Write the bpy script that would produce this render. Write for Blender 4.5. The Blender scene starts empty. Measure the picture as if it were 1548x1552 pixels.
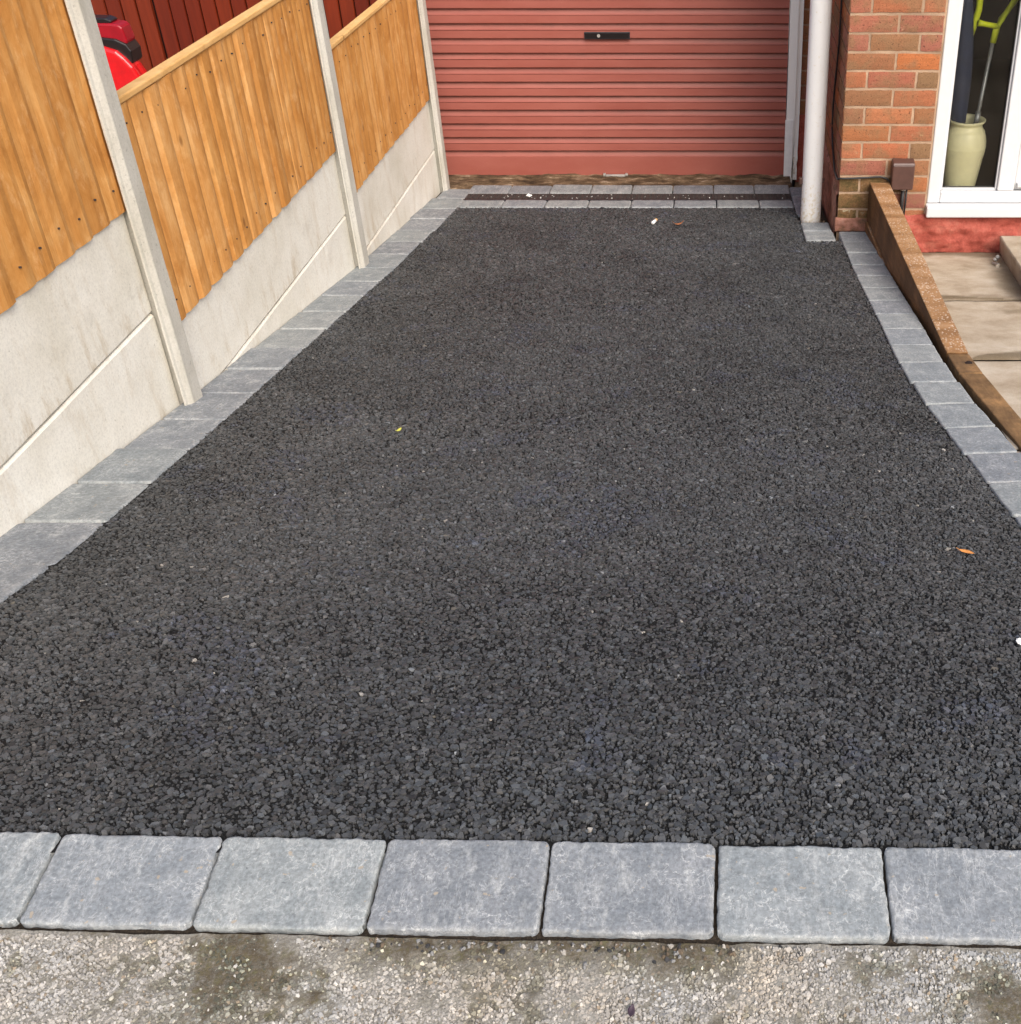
import bpy, math, random
import numpy as np
from mathutils import Vector, Matrix, noise as mn
scene = bpy.context.scene
COL = scene.collection
random.seed(7); RNG = np.random.default_rng(7)

# ------------------------------------------------------------------ camera
cam_d = bpy.data.cameras.new('camera')
cam = bpy.data.objects.new('camera', cam_d); COL.objects.link(cam)
cam.location = (0, 0, 1.37)
cam.rotation_euler = (math.radians(90 - 34.747), 0, 0)
cam_d.sensor_fit = 'VERTICAL'; cam_d.sensor_height = 36.0; cam_d.sensor_width = 36.0
cam_d.lens = 41.009
cam_d.shift_x = -0.1972
cam_d.clip_start = 0.05; cam_d.clip_end = 500
scene.camera = cam

# ------------------------------------------------------------------ sky, sun, exposure
SUN_EL, SUN_AZ = math.radians(43), math.radians(152)
w = bpy.data.worlds.new('World'); scene.world = w; w.use_nodes = True
wn = w.node_tree; wn.nodes.clear()
sky = wn.nodes.new('ShaderNodeTexSky'); sky.sky_type = 'NISHITA'; sky.sun_disc = False
sky.sun_elevation = SUN_EL; sky.sun_rotation = SUN_AZ
sky.air_density = 1.0; sky.dust_density = 5.0; sky.ozone_density = 1.0
bg = wn.nodes.new('ShaderNodeBackground'); bg.inputs['Strength'].default_value = 0.12
wo = wn.nodes.new('ShaderNodeOutputWorld')
wn.links.new(sky.outputs[0], bg.inputs[0]); wn.links.new(bg.outputs[0], wo.inputs[0])
sd = bpy.data.lights.new('sun', 'SUN'); sd.energy = 1.7; sd.angle = math.radians(48); sd.color = (1, .96, .9)
sun = bpy.data.objects.new('sun', sd); COL.objects.link(sun)
sdir = Vector((math.sin(SUN_AZ) * math.cos(SUN_EL), math.cos(SUN_AZ) * math.cos(SUN_EL), math.sin(SUN_EL)))
sun.rotation_euler = sdir.to_track_quat('Z', 'Y').to_euler(); sun.location = (3, -6, 12)
vs = scene.view_settings
vs.view_transform = 'Standard'; vs.look = 'None'; vs.gamma = 1; vs.use_curve_mapping = False
vs.exposure = 0.72

# ------------------------------------------------------------------ node helpers
def nd(nt, typ, ins=None, **props):
    n = nt.nodes.new(typ)
    for k, v in props.items(): setattr(n, k, v)
    for k, v in (ins or {}).items():
        s = n.inputs[k]
        if isinstance(v, bpy.types.NodeSocket): nt.links.new(v, s)
        else: s.default_value = v
    return n
def c4(c): return (c[0], c[1], c[2], 1)
def ramp(nt, fac, stops):
    r = nd(nt, 'ShaderNodeValToRGB', {0: fac}); e = r.color_ramp.elements
    while len(e) < len(stops): e.new(0.5)
    for i, (p, c) in enumerate(stops):
        e[i].position = p; e[i].color = c4(c) if len(c) == 3 else c
    return r.outputs[0]
def g3(v): return (v, v, v)
def mix(nt, fac, a, b, mode='MIX'):
    n = nd(nt, 'ShaderNodeMix', data_type='RGBA', blend_type=mode)
    for i, v in ((0, fac), (6, a), (7, b)):
        if isinstance(v, bpy.types.NodeSocket): nt.links.new(v, n.inputs[i])
        else: n.inputs[i].default_value = c4(v) if isinstance(v, tuple) else v
    return n.outputs[2]
def math_(nt, op, a, b=0.0, c=0.0):
    n = nd(nt, 'ShaderNodeMath', {0: a, 1: b, 2: c}, operation=op); return n.outputs[0]
def noise(nt, vec, scale, detail=4, rough=.6, dist=0.0):
    return nd(nt, 'ShaderNodeTexNoise', {'Vector': vec, 'Scale': scale, 'Detail': detail, 'Roughness': rough, 'Distortion': dist}).outputs[0]
def mapped(nt, vec, scale=(1, 1, 1), rnd=0.0):
    if rnd:
        oi = nd(nt, 'ShaderNodeObjectInfo')
        off = math_(nt, 'MULTIPLY', oi.outputs['Random'], rnd)
        vec = nd(nt, 'ShaderNodeVectorMath', {0: vec, 1: nd(nt, 'ShaderNodeCombineXYZ', {0: off, 1: off, 2: off}).outputs[0]}, operation='ADD').outputs[0]
    return nd(nt, 'ShaderNodeMapping', {'Vector': vec, 'Scale': scale}).outputs[0]
def objrand(nt): return nd(nt, 'ShaderNodeObjectInfo').outputs['Random']
def objvec(nt): return nd(nt, 'ShaderNodeTexCoord').outputs['Object']
def posvec(nt): return nd(nt, 'ShaderNodeNewGeometry').outputs['Position']
def attr(nt, name): return nd(nt, 'ShaderNodeAttribute', attribute_name=name)
def newmat(name):
    m = bpy.data.materials.new(name); m.use_nodes = True; nt = m.node_tree; nt.nodes.clear(); return m, nt
def finish(m, nt, color, rough=.6, bump=None, strength=.3, distance=.002, spec=.5, metal=0.0, **extra):
    p = nd(nt, 'ShaderNodeBsdfPrincipled')
    for k, v in (('Base Color', color), ('Roughness', rough), ('Specular IOR Level', spec), ('Metallic', metal)) + tuple(extra.items()):
        if isinstance(v, bpy.types.NodeSocket): nt.links.new(v, p.inputs[k])
        else: p.inputs[k].default_value = c4(v) if isinstance(v, tuple) and len(v) == 3 else v
    if bump is not None:
        b = nd(nt, 'ShaderNodeBump', {'Strength': strength, 'Distance': distance, 'Height': bump})
        nt.links.new(b.outputs[0], p.inputs['Normal'])
    o = nd(nt, 'ShaderNodeOutputMaterial'); nt.links.new(p.outputs[0], o.inputs[0]); return m

M = {}
def simple(key, color, rough=.5, var=.15, **kw):
    m, nt = newmat(key); v = mapped(nt, objvec(nt), rnd=9)
    n = noise(nt, v, 30, 5)
    c = mix(nt, 1.0, color, ramp(nt, n, [(.3, g3(1 - var)), (.7, g3(1 + var * .7))]), 'MULTIPLY')
    M[key] = finish(m, nt, c, rough, n, .08, **kw)

def build_materials():
    # bitumen coated chippings and the binder below them
    m, nt = newmat('bitumen_chips'); a = attr(nt, 'tint'); v = posvec(nt)
    n = noise(nt, v, 900, 3)
    M['chips'] = finish(m, nt, mix(nt, 1.0, a.outputs['Color'], ramp(nt, n, [(.3, g3(.75)), (.7, g3(1.25))]), 'MULTIPLY'), .46, n, .3, .0006, spec=.32)
    m, nt = newmat('bitumen_binder'); v = posvec(nt); n = noise(nt, v, 500, 4)
    M['binder'] = finish(m, nt, ramp(nt, n, [(.3, g3(.006)), (.7, g3(.018))]), .75, n, .8, .003, spec=.2)
    # aggregate stones of the concrete pavement
    m, nt = newmat('pale_aggregate'); a = attr(nt, 'tint'); v = posvec(nt); n = noise(nt, v, 700, 3)
    M['agg'] = finish(m, nt, mix(nt, 1.0, a.outputs['Color'], ramp(nt, n, [(.3, g3(.8)), (.7, g3(1.15))]), 'MULTIPLY'), .8, n, .2, .0006, spec=.3)
    m, nt = newmat('pavement_concrete'); v = posvec(nt)
    n = noise(nt, v, 260, 5, .7); n2 = noise(nt, v, 9, 4)
    base = mix(nt, 1.0, ramp(nt, n, [(.3, (.135, .128, .112)), (.5, (.25, .24, .215)), (.7, (.37, .355, .325))]), ramp(nt, n2, [(.35, (.84, .82, .77)), (.65, g3(1.08))]), 'MULTIPLY')
    dirt = ramp(nt, noise(nt, v, 60, 5, .7), [(.3, (.04, .035, .02)), (.5, (.09, .07, .045)), (.72, (.13, .12, .06))])
    c = mix(nt, math_(nt, 'MULTIPLY', attr(nt, 'stain').outputs['Fac'], ramp(nt, noise(nt, v, 120, 5, .8), [(.32, g3(.25)), (.55, g3(.95))])), base, dirt)
    M['pavement'] = finish(m, nt, c, .9, n, .8, .003, spec=.2)
    # pavers: blue-grey tumbled concrete with pale scuffs
    m, nt = newmat('grey_paver'); v = mapped(nt, objvec(nt), rnd=40); r = objrand(nt)
    big = noise(nt, v, 14, 4, .6); fine = noise(nt, v, 160, 6, .7); vein = noise(nt, v, 30, 7, .62, .35)
    c = ramp(nt, big, [(.28, (.172, .193, .208)), (.5, (.208, .229, .242)), (.72, (.258, .276, .286))])
    c = mix(nt, 1.0, c, ramp(nt, r, [(0, (.84, .83, .86)), (.35, (1, 1, 1.02)), (.7, (1.05, 1.06, 1.04)), (1, (1.17, 1.15, 1.1))]), 'MULTIPLY')
    ridge = math_(nt, 'ABSOLUTE', math_(nt, 'SUBTRACT', vein, .5))
    c = mix(nt, math_(nt, 'MULTIPLY', ramp(nt, ridge, [(0, g3(1)), (.013, g3(0))]), ramp(nt, big, [(.40, g3(.15)), (.66, g3(.8))])), c, (.58, .59, .58))
    rotv = nd(nt, 'ShaderNodeMapping', {'Vector': v, 'Rotation': (0, 0, .6), 'Scale': (1, .38, 1)}).outputs[0]
    patch = math_(nt, 'MULTIPLY', ramp(nt, noise(nt, rotv, 42, 7, .78), [(.50, g3(0)), (.66, g3(1))]), ramp(nt, noise(nt, v, 8, 3), [(.35, g3(.10)), (.65, g3(.55))]))
    c = mix(nt, patch, c, (.52, .53, .52))
    c = mix(nt, 1.0, c, ramp(nt, fine, [(.3, g3(.62)), (.7, g3(1.33))]), 'MULTIPLY')
    c = mix(nt, math_(nt, 'MULTIPLY', math_(nt, 'MULTIPLY', attr(nt, 'edge').outputs['Fac'], .22), ramp(nt, noise(nt, v, 45, 5, .7), [(.42, g3(0)), (.6, g3(1))])), c, (.50, .49, .46))
    c = mix(nt, ramp(nt, noise(nt, v, 190, 3, .6), [(.27, g3(.7)), (.34, g3(0))]), c, (.09, .10, .11))
    scr = noise(nt, nd(nt, 'ShaderNodeMapping', {'Vector': v, 'Rotation': (0, 0, -.7), 'Scale': (1, .22, 1)}).outputs[0], 55, 5, .7)
    c = mix(nt, math_(nt, 'MULTIPLY', ramp(nt, math_(nt, 'ABSOLUTE', math_(nt, 'SUBTRACT', scr, .5)), [(0, g3(1)), (.02, g3(0))]), ramp(nt, noise(nt, v, 10, 3), [(.45, g3(0)), (.65, g3(.5))])), c, (.56, .57, .57))
    spots = ramp(nt, noise(nt, v, 75, 2, .4), [(.72, g3(0)), (.76, g3(.7))])
    c = mix(nt, spots, c, (.36, .30, .22))
    M['paver'] = finish(m, nt, c, .68, math_(nt, 'ADD', fine, vein), .3, .0022, spec=.4)
    # jointing dust / soil
    m, nt = newmat('joint_soil'); v = posvec(nt); n = noise(nt, v, 300, 5, .7)
    M['soil'] = finish(m, nt, ramp(nt, n, [(.3, (.012, .010, .008)), (.55, (.045, .035, .026)), (.75, (.11, .085, .06))]), .95, n, .9, .004, spec=.2)
    # cast concrete of fence posts and gravel boards
    for key, tone in (('concrete', 1.0), ('post_concrete', .70)):
        m, nt = newmat(key); ov = objvec(nt); v = mapped(nt, ov, rnd=30)
        fine = noise(nt, v, 140, 6, .75); big = noise(nt, v, 3.2, 5, .6)
        streak = noise(nt, mapped(nt, ov, (1, 5, 1.6), rnd=17), 2.4, 7, .75)
        c = ramp(nt, big, [(.3, (.64 * tone, .605 * tone, .515 * tone)), (.5, (.74 * tone, .71 * tone, .63 * tone)), (.7, (.80 * tone, .78 * tone, .71 * tone))])
        c = mix(nt, 1.0, c, ramp(nt, fine, [(.28, g3(.80)), (.5, g3(1)), (.7, g3(1.1))]), 'MULTIPLY')
        if key == 'concrete':
            sep = nd(nt, 'ShaderNodeSeparateXYZ', {0: ov})
            zz = math_(nt, 'MULTIPLY_ADD', sep.outputs[2], 3.2, .5)       # 0 at the foot, 1 at the top of a board
            low = ramp(nt, zz, [(0, g3(.85)), (.42, g3(.3)), (1, g3(.35))])
            c = mix(nt, math_(nt, 'MULTIPLY', ramp(nt, streak, [(.52, g3(0)), (.70, g3(.95))]), low), c, (.42, .31, .17))
            c = mix(nt, ramp(nt, noise(nt, v, 100, 3, .6), [(.27, g3(.5)), (.33, g3(0))]), c, (.33, .29, .23))
            grey = noise(nt, mapped(nt, ov, (1, 2.2, 3), rnd=23), 2.6, 7, .75)
            c = mix(nt, math_(nt, 'MULTIPLY', ramp(nt, grey, [(.58, g3(0)), (.78, g3(.55))]), ramp(nt, zz, [(0, g3(.3)), (.25, g3(1)), (.5, g3(.35)), (1, g3(.2))])), c, (.30, .275, .23))
            c = mix(nt, ramp(nt, noise(nt, mapped(nt, ov, (1, 9, 1.2), rnd=5), 6, 5, .7), [(.58, g3(0)), (.75, g3(.5))]), c, (.72, .71, .67))
        else:
            pit = ramp(nt, noise(nt, v, 90, 3, .6), [(.30, g3(.6)), (.38, g3(0))])
            c = mix(nt, pit, c, (.26, .25, .22))
            c = mix(nt, ramp(nt, noise(nt, mapped(nt, ov, (3, 3, .8), rnd=5), 5, 6, .7), [(.5, g3(0)), (.7, g3(.6))]), c, (.36, .34, .28))
        M[key] = finish(m, nt, c, .85, fine, .35, .002, spec=.3)
    # dip treated fence timber
    for key, cols in (('fence_wood', ((.42, .17, .036), (.545, .25, .066), (.64, .34, .115))), ('cap_wood', ((.52, .28, .085), (.64, .37, .13), (.72, .46, .19)))):
        m, nt = newmat(key); ov = objvec(nt); r = objrand(nt)
        sc = (1, 1, .07) if key == 'fence_wood' else (1, .05, 1)
        grain = noise(nt, mapped(nt, ov, sc, rnd=31), 70, 6, .65, .4)
        big = noise(nt, mapped(nt, ov, (1, 1, .6) if key == 'fence_wood' else (1, .3, 1), rnd=13), 11, 6, .7, .6)
        c = ramp(nt, big, [(.3, cols[0]), (.5, cols[1]), (.7, cols[2])])
        c = mix(nt, 1.0, c, ramp(nt, grain, [(.28, (.90, .87, .82)), (.5, g3(1)), (.72, (1.05, 1.06, 1.08))]), 'MULTIPLY')
        c = mix(nt, 1.0, c, ramp(nt, r, [(0, (.86, .83, .80)), (.3, g3(1)), (.65, (1.05, 1.07, 1.15)), (1, (1.14, 1.2, 1.4))]), 'MULTIPLY')
        wear = ramp(nt, noise(nt, mapped(nt, ov, (1, 1, .5), rnd=3), 24, 6, .8), [(.53, g3(0)), (.72, g3(.5))])
        c = mix(nt, wear, c, (.76, .50, .25))
        c = mix(nt, ramp(nt, noise(nt, mapped(nt, ov, (1, 1, .3), rnd=51), 14, 6, .75), [(.56, g3(0)), (.78, g3(.5))]), c, (.36, .145, .03))
        kn = nd(nt, 'ShaderNodeTexVoronoi', {'Vector': mapped(nt, ov, (1, 1, .55), rnd=19), 'Scale': 7.0}).outputs['Distance']
        c = mix(nt, ramp(nt, kn, [(.04, g3(.6)), (.09, g3(0))]), c, (.15, .055, .015))
        M[key] = finish(m, nt, c, .72, math_(nt, 'ADD', grain, big), .3, .003, spec=.25)
    # oak-stained sleepers: brown sides, pale saw marks on the sawn top
    m, nt = newmat('sleeper_timber'); ov = objvec(nt)
    grain = noise(nt, mapped(nt, ov, (1, .06, 1), rnd=11), 60, 6, .65, .5); big = noise(nt, mapped(nt, ov, (1, .8, .5), rnd=5), 5, 4)
    c = ramp(nt, big, [(.3, (.065, .032, .011)), (.5, (.135, .067, .024)), (.70, (.25, .125, .048))])
    c = mix(nt, 1.0, c, ramp(nt, grain, [(.3, g3(.62)), (.5, g3(1)), (.7, g3(1.2))]), 'MULTIPLY')
    up = nd(nt, 'ShaderNodeSeparateXYZ', {0: nd(nt, 'ShaderNodeNewGeometry').outputs['Normal']}).outputs[2]
    saw = nd(nt, 'ShaderNodeTexVoronoi', {'Vector': mapped(nt, ov, (62, 44, 62)), 'Scale': 1.5}).outputs['Distance']
    dry = ramp(nt, noise(nt, mapped(nt, ov, (1, 1, 1)), 4.5, 3), [(.42, g3(0)), (.56, g3(1))])
    frost = math_(nt, 'MULTIPLY', math_(nt, 'MULTIPLY', ramp(nt, saw, [(.12, g3(1)), (.42, g3(0))]), dry), ramp(nt, up, [(.8, g3(0)), (.95, g3(.62))]))
    band = ramp(nt, noise(nt, mapped(nt, ov, (.3, 1, .3)), 9, 4, .6), [(.38, (.27, .14, .060)), (.5, (.40, .22, .10)), (.62, (.48, .285, .15))])
    c = mix(nt, ramp(nt, up, [(.8, g3(0)), (.95, g3(.7))]), c, band)
    c = mix(nt, frost, c, (.74, .64, .54))
    M['sleeper'] = finish(m, nt, c, .65, math_(nt, 'ADD', grain, saw), .5, .004, spec=.3)
    m, nt = newmat('weathered_timber'); ov = objvec(nt)
    grain = noise(nt, mapped(nt, ov, (1, .09, 1), rnd=3), 60, 6, .65, .8); big = noise(nt, ov, 7, 5, .65)
    c = ramp(nt, big, [(.3, (.10, .055, .025)), (.5, (.19, .11, .05)), (.66, (.34, .19, .08)), (.8, (.45, .27, .12))])
    c = mix(nt, 1.0, c, ramp(nt, grain, [(.3, g3(.7)), (.7, g3(1.2))]), 'MULTIPLY')
    M['old_sleeper'] = finish(m, nt, c, .75, grain, .4, .003, spec=.25)
    # painted roller door
    m, nt = newmat('terracotta_paint'); ov = objvec(nt); v = mapped(nt, ov, (1, 1, 6), rnd=30)
    big = noise(nt, mapped(nt, ov, (1, 1, 3), rnd=30), 2.2, 5, .6); sp = noise(nt, v, 130, 2, .5)
    c = ramp(nt, big, [(.3, (.275, .074, .054)), (.7, (.335, .104, .079))])
    c = mix(nt, ramp(nt, sp, [(.735, g3(0)), (.76, g3(.45))]), c, (.72, .5, .42))
    c = mix(nt, ramp(nt, noise(nt, mapped(nt, ov, (1, 1, 9), rnd=7), 5, 5, .7), [(.55, g3(0)), (.8, g3(.35))]), c, (.30, .10, .06))
    zl = nd(nt, 'ShaderNodeSeparateXYZ', {0: ov}).outputs[2]
    groove_tone = math_(nt, 'MULTIPLY', ramp(nt, math_(nt, 'MULTIPLY', zl, -12.0), [(.52, g3(0)), (.60, g3(1)), (.72, g3(.7)), (.95, g3(0))]), ramp(nt, noise(nt, mapped(nt, ov, (1, 1, 2), rnd=11), 7, 5, .7), [(.35, g3(.25)), (.7, g3(.85))]))  # darker, uneven band along the groove of each slat
    c = mix(nt, groove_tone, c, (.13, .045, .03))
    M['door'] = finish(m, nt, c, .48, big, .1, .004, spec=.4)
    # bricks
    m, nt = newmat('house_brick'); ov = objvec(nt); r = objrand(nt); v = mapped(nt, ov, rnd=60)
    c = ramp(nt, r, [(0, (.38, .125, .06)), (.16, (.25, .12, .06)), (.3, (.42, .14, .05)), (.45, (.25, .10, .072)), (.58, (.33, .11, .065)), (.72, (.21, .125, .065)), (.86, (.40, .15, .07)), (1, (.29, .105, .08))])
    c = mix(nt, ramp(nt, noise(nt, v, 11, 3), [(.45, g3(0)), (.62, g3(.7))]), c, (.235, .135, .07))
    f = noise(nt, v, 190, 5, .7)
    c = mix(nt, 1.0, c, ramp(nt, f, [(.3, g3(.68)), (.5, g3(1)), (.7, g3(1.25))]), 'MULTIPLY')
    c = mix(nt, ramp(nt, noise(nt, v, 130, 2, .5), [(.30, g3(.85)), (.36, g3(0))]), c, (.07, .03, .02))
    c = mix(nt, ramp(nt, noise(nt, v, 30, 5, .7), [(.63, g3(0)), (.74, g3(.55))]), c, (.44, .33, .19))
    M['brick'] = finish(m, nt, c, .85, f, .5, .003, spec=.25)
    m, nt = newmat('mossy_brick'); ov = objvec(nt); v = mapped(nt, ov, rnd=60); f = noise(nt, v, 120, 6, .7)
    c = ramp(nt, noise(nt, v, 16, 5, .65), [(.3, (.07, .055, .02)), (.45, (.15, .095, .04)), (.6, (.22, .12, .055)), (.68, (.44, .40, .27))])
    c = mix(nt, 1.0, c, ramp(nt, f, [(.3, g3(.6)), (.7, g3(1.25))]), 'MULTIPLY')
    M['mossy_brick'] = finish(m, nt, c, .9, f, .6, .003, spec=.2)
    m, nt = newmat('mortar'); v = posvec(nt); f = noise(nt, v, 220, 5, .7); b = noise(nt, v, 7, 4)
    c = mix(nt, 1.0, ramp(nt, f, [(.3, (.33, .215, .14)), (.7, (.50, .36, .25))]), ramp(nt, b, [(.35, g3(.72)), (.65, g3(1.1))]), 'MULTIPLY')
    M['mortar'] = finish(m, nt, c, .9, f, .6, .003, spec=.2)
    m, nt = newmat('red_masonry_paint'); v = posvec(nt); f = noise(nt, v, 110, 5, .7); b = noise(nt, v, 13, 5, .7)
    c = ramp(nt, b, [(.3, (.24, .045, .03)), (.5, (.38, .085, .06)), (.7, (.44, .14, .10))])
    c = mix(nt, ramp(nt, noise(nt, v, 26, 5, .75), [(.64, g3(0)), (.78, g3(.8))]), c, (.16, .07, .04))
    c = mix(nt, 1.0, c, ramp(nt, f, [(.3, g3(.75)), (.7, g3(1.15))]), 'MULTIPLY')
    M['plinth'] = finish(m, nt, c, .75, f, .5, .004, spec=.3)
    m, nt = newmat('flaking_pink_paint'); v = posvec(nt); f = noise(nt, v, 110, 5, .7)
    c = ramp(nt, noise(nt, v, 17, 6, .7), [(.34, (.13, .08, .05)), (.45, (.25, .115, .075)), (.55, (.36, .17, .125)), (.75, (.42, .235, .18))])
    M['pink_paint'] = finish(m, nt, c, .8, f, .5, .003, spec=.25)
    # patio slabs (the stain attribute is mud, damp and a darker tone along the step)
    m, nt = newmat('patio_concrete'); v = posvec(nt); f = noise(nt, v, 240, 5, .7); b = noise(nt, v, 6, 6, .65)
    c = ramp(nt, b, [(.3, (.32, .25, .17)), (.5, (.45, .37, .275)), (.7, (.56, .49, .39))])
    c = mix(nt, 1.0, c, ramp(nt, f, [(.3, g3(.82)), (.7, g3(1.12))]), 'MULTIPLY')
    c = mix(nt, attr(nt, 'stain').outputs['Fac'], c, ramp(nt, f, [(.3, (.09, .065, .035)), (.7, (.20, .15, .09))]))
    M['patio'] = finish(m, nt, c, .85, f, .4, .002, spec=.25)
    m, nt = newmat('rough_threshold'); v = posvec(nt); f = noise(nt, v, 150, 5, .75)
    c = ramp(nt, noise(nt, mapped(nt, v, (1, 2, 1)), 7, 6, .7), [(.33, (.03, .02, .012)), (.46, (.10, .065, .036)), (.58, (.22, .15, .09)), (.66, (.46, .36, .26))])
    c = mix(nt, 1.0, c, ramp(nt, f, [(.3, g3(.6)), (.7, g3(1.2))]), 'MULTIPLY')
    M['threshold'] = finish(m, nt, c, .9, f, .8, .005, spec=.2)
    # white painted timber that is peeling, white plastics
    m, nt = newmat('peeling_white'); ov = objvec(nt); n = noise(nt, mapped(nt, ov, (1, 1, .35)), 26, 6, .75)
    z = nd(nt, 'ShaderNodeSeparateXYZ', {0: posvec(nt)}).outputs[2]
    rot = math_(nt, 'ADD', n, ramp(nt, math_(nt, 'MULTIPLY_ADD', z, 1.0, 1.05), [(0, g3(.17)), (.32, g3(0))]))
    M['peeling'] = finish(m, nt, ramp(nt, rot, [(.62, (.88, .87, .84)), (.70, (.62, .55, .46)), (.76, (.10, .07, .05))]), .5, rot, .4, .003)
    simple('steel_plate', (.82, .82, .81), .45, .08)
    simple('upvc', (.63, .64, .65), .25, .03)
    m, nt = newmat('white_pipe'); n = noise(nt, posvec(nt), 60, 5, .7)
    z = nd(nt, 'ShaderNodeSeparateXYZ', {0: posvec(nt)}).outputs[2]
    d = math_(nt, 'ADD', n, ramp(nt, math_(nt, 'MULTIPLY_ADD', z, 1.0, 1.0), [(.08, g3(.2)), (.4, g3(0))]))
    M['pipe'] = finish(m, nt, ramp(nt, d, [(.60, (.84, .84, .83)), (.74, (.72, .66, .54)), (.84, (.40, .30, .19))]), .4, n, .06)
    simple('brown_plastic', (.085, .042, .034), .4); simple('black_rubber', (.018, .018, .02), .5)
    simple('grate_iron', (.05, .04, .038), .6, spec=.2); simple('gunmetal', (.02, .02, .025), .35); simple('galvanised', (.42, .40, .37), .45, metal=.4)
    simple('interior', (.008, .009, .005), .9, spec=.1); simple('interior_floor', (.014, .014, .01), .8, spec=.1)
    simple('glaze', (.86, .83, .52), .35, .06); simple('lime_plastic', (.62, .72, .015), .4)
    simple('grey_alloy', (.30, .32, .32), .35, metal=.5); simple('navy_cloth', (.02, .032, .07), .8)
    simple('maroon_cloth', (.16, .03, .03), .8)
    simple('gloss_red', (.62, .004, .008), .2, **{'Coat Weight': .6}); simple('deep_red', (.30, .004, .012), .3)
    simple('gloss_black', (.012, .008, .008), .3)
    m, nt = newmat('red_brown_stain'); ov = objvec(nt); r = objrand(nt); g = noise(nt, mapped(nt, ov, (1, 1, .06), rnd=21), 60, 5)
    c = mix(nt, 1.0, (.145, .015, .004), ramp(nt, r, [(0, g3(.8)), (.5, (1, 1.1, 1)), (1, (1.15, 1.4, 1.2))]), 'MULTIPLY')
    c = mix(nt, 1.0, c, ramp(nt, g, [(.3, g3(.8)), (.7, g3(1.15))]), 'MULTIPLY')
    M['stained'] = finish(m, nt, c, .45, g, .2, .002, spec=.4)
    for key, col in (('leaf_orange', (.66, .27, .07)), ('leaf_brown', (.42, .16, .06)), ('leaf_yellow', (.55, .55, .10)), ('leaf_purple', (.05, .03, .045))): simple(key, col, .6)
    simple('paper_white', (.82, .82, .8), .6); simple('filter_tan', (.62, .36, .14), .7)
    simple('ground_earth', (.20, .17, .13), .95); simple('road_tarmac', (.055, .055, .058), .9)
    m, nt = newmat('window_glass')
    fr = nd(nt, 'ShaderNodeFresnel', {'IOR': 1.40}).outputs[0]
    t = nd(nt, 'ShaderNodeBsdfTransparent', {'Color': (.95, .95, .94, 1)}); g = nd(nt, 'ShaderNodeBsdfGlossy', {'Roughness': .10})
    ms = nd(nt, 'ShaderNodeMixShader', {0: fr, 1: t.outputs[0], 2: g.outputs[0]})
    o = nd(nt, 'ShaderNodeOutputMaterial'); nt.links.new(ms.outputs[0], o.inputs[0]); M['glass'] = m
build_materials()

# ------------------------------------------------------------------ mesh helpers
class MB:
    def __init__(s): s.v = []; s.f = []
    def add(s, vs, fs):
        o = len(s.v); s.v += [tuple(p) for p in vs]; s.f += [tuple(i + o for i in q) for q in fs]; return s
    def box(s, x0, x1, y0, y1, z0, z1):
        return s.add([(x0, y0, z0), (x1, y0, z0), (x1, y1, z0), (x0, y1, z0), (x0, y0, z1), (x1, y0, z1), (x1, y1, z1), (x0, y1, z1)],
                     [(0, 3, 2, 1), (4, 5, 6, 7), (0, 1, 5, 4), (1, 2, 6, 5), (2, 3, 7, 6), (3, 0, 4, 7)])
    def loft(s, rings, caps=True):
        n = len(rings[0]); o = len(s.v)
        for r in rings: s.v += [tuple(p) for p in r]
        for i in range(len(rings) - 1):
            for j in range(n):
                a, b = o + i * n + j, o + i * n + (j + 1) % n
                s.f.append((a, b, b + n, a + n))
        if caps:
            s.f.append(tuple(o + j for j in reversed(range(n)))); s.f.append(tuple(o + (len(rings) - 1) * n + j for j in range(n)))
        return s
    def lathe(s, prof, cx=0, cy=0, n=32):
        return s.loft([[(cx + r * math.cos(2 * math.pi * j / n), cy + r * math.sin(2 * math.pi * j / n), z) for j in range(n)] for r, z in prof])
    def tube(s, pts, r, n=10):
        pts = [Vector(p) for p in pts]; rings = []
        rs = r if isinstance(r, (list, tuple)) else [r] * len(pts)
        for i, p in enumerate(pts):
            d = (pts[min(i + 1, len(pts) - 1)] - pts[max(i - 1, 0)]).normalized()
            up = Vector((0, 0, 1)) if abs(d.z) < .9 else Vector((0, 1, 0))
            a = d.cross(up).normalized(); b = a.cross(d).normalized()
            rings.append([p + rs[i] * (a * math.cos(t) + b * math.sin(t)) for t in [2 * math.pi * j / n for j in range(n)]])
        return s.loft(rings)
    def mesh(s, name, mat, smooth=False):
        me = bpy.data.meshes.new(name); me.from_pydata(s.v, [], s.f)
        me.materials.append(mat)
        if smooth: me.polygons.foreach_set('use_smooth', [True] * len(me.polygons))
        me.update(); return me
def link(name, me, parent=None, loc=(0, 0, 0), rot=(0, 0, 0)):
    o = bpy.data.objects.new(name, me); COL.objects.link(o); o.location = loc; o.rotation_euler = rot
    if parent: o.parent = parent
    return o
def part(name, mb, mat, parent=None, smooth=False, bevel=0, loc=(0, 0, 0), rot=(0, 0, 0), seg=2):
    o = link(name, mb.mesh(name, M[mat], smooth), parent, loc, rot)
    if bevel:
        b = o.modifiers.new('bevel', 'BEVEL'); b.width = bevel; b.segments = seg; b.limit_method = 'ANGLE'; b.angle_limit = math.radians(35)
    return o
def tag(o, label, cat, group=None):
    o['label'] = label; o['category'] = cat
    if group: o['group'] = group
    return o
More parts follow.
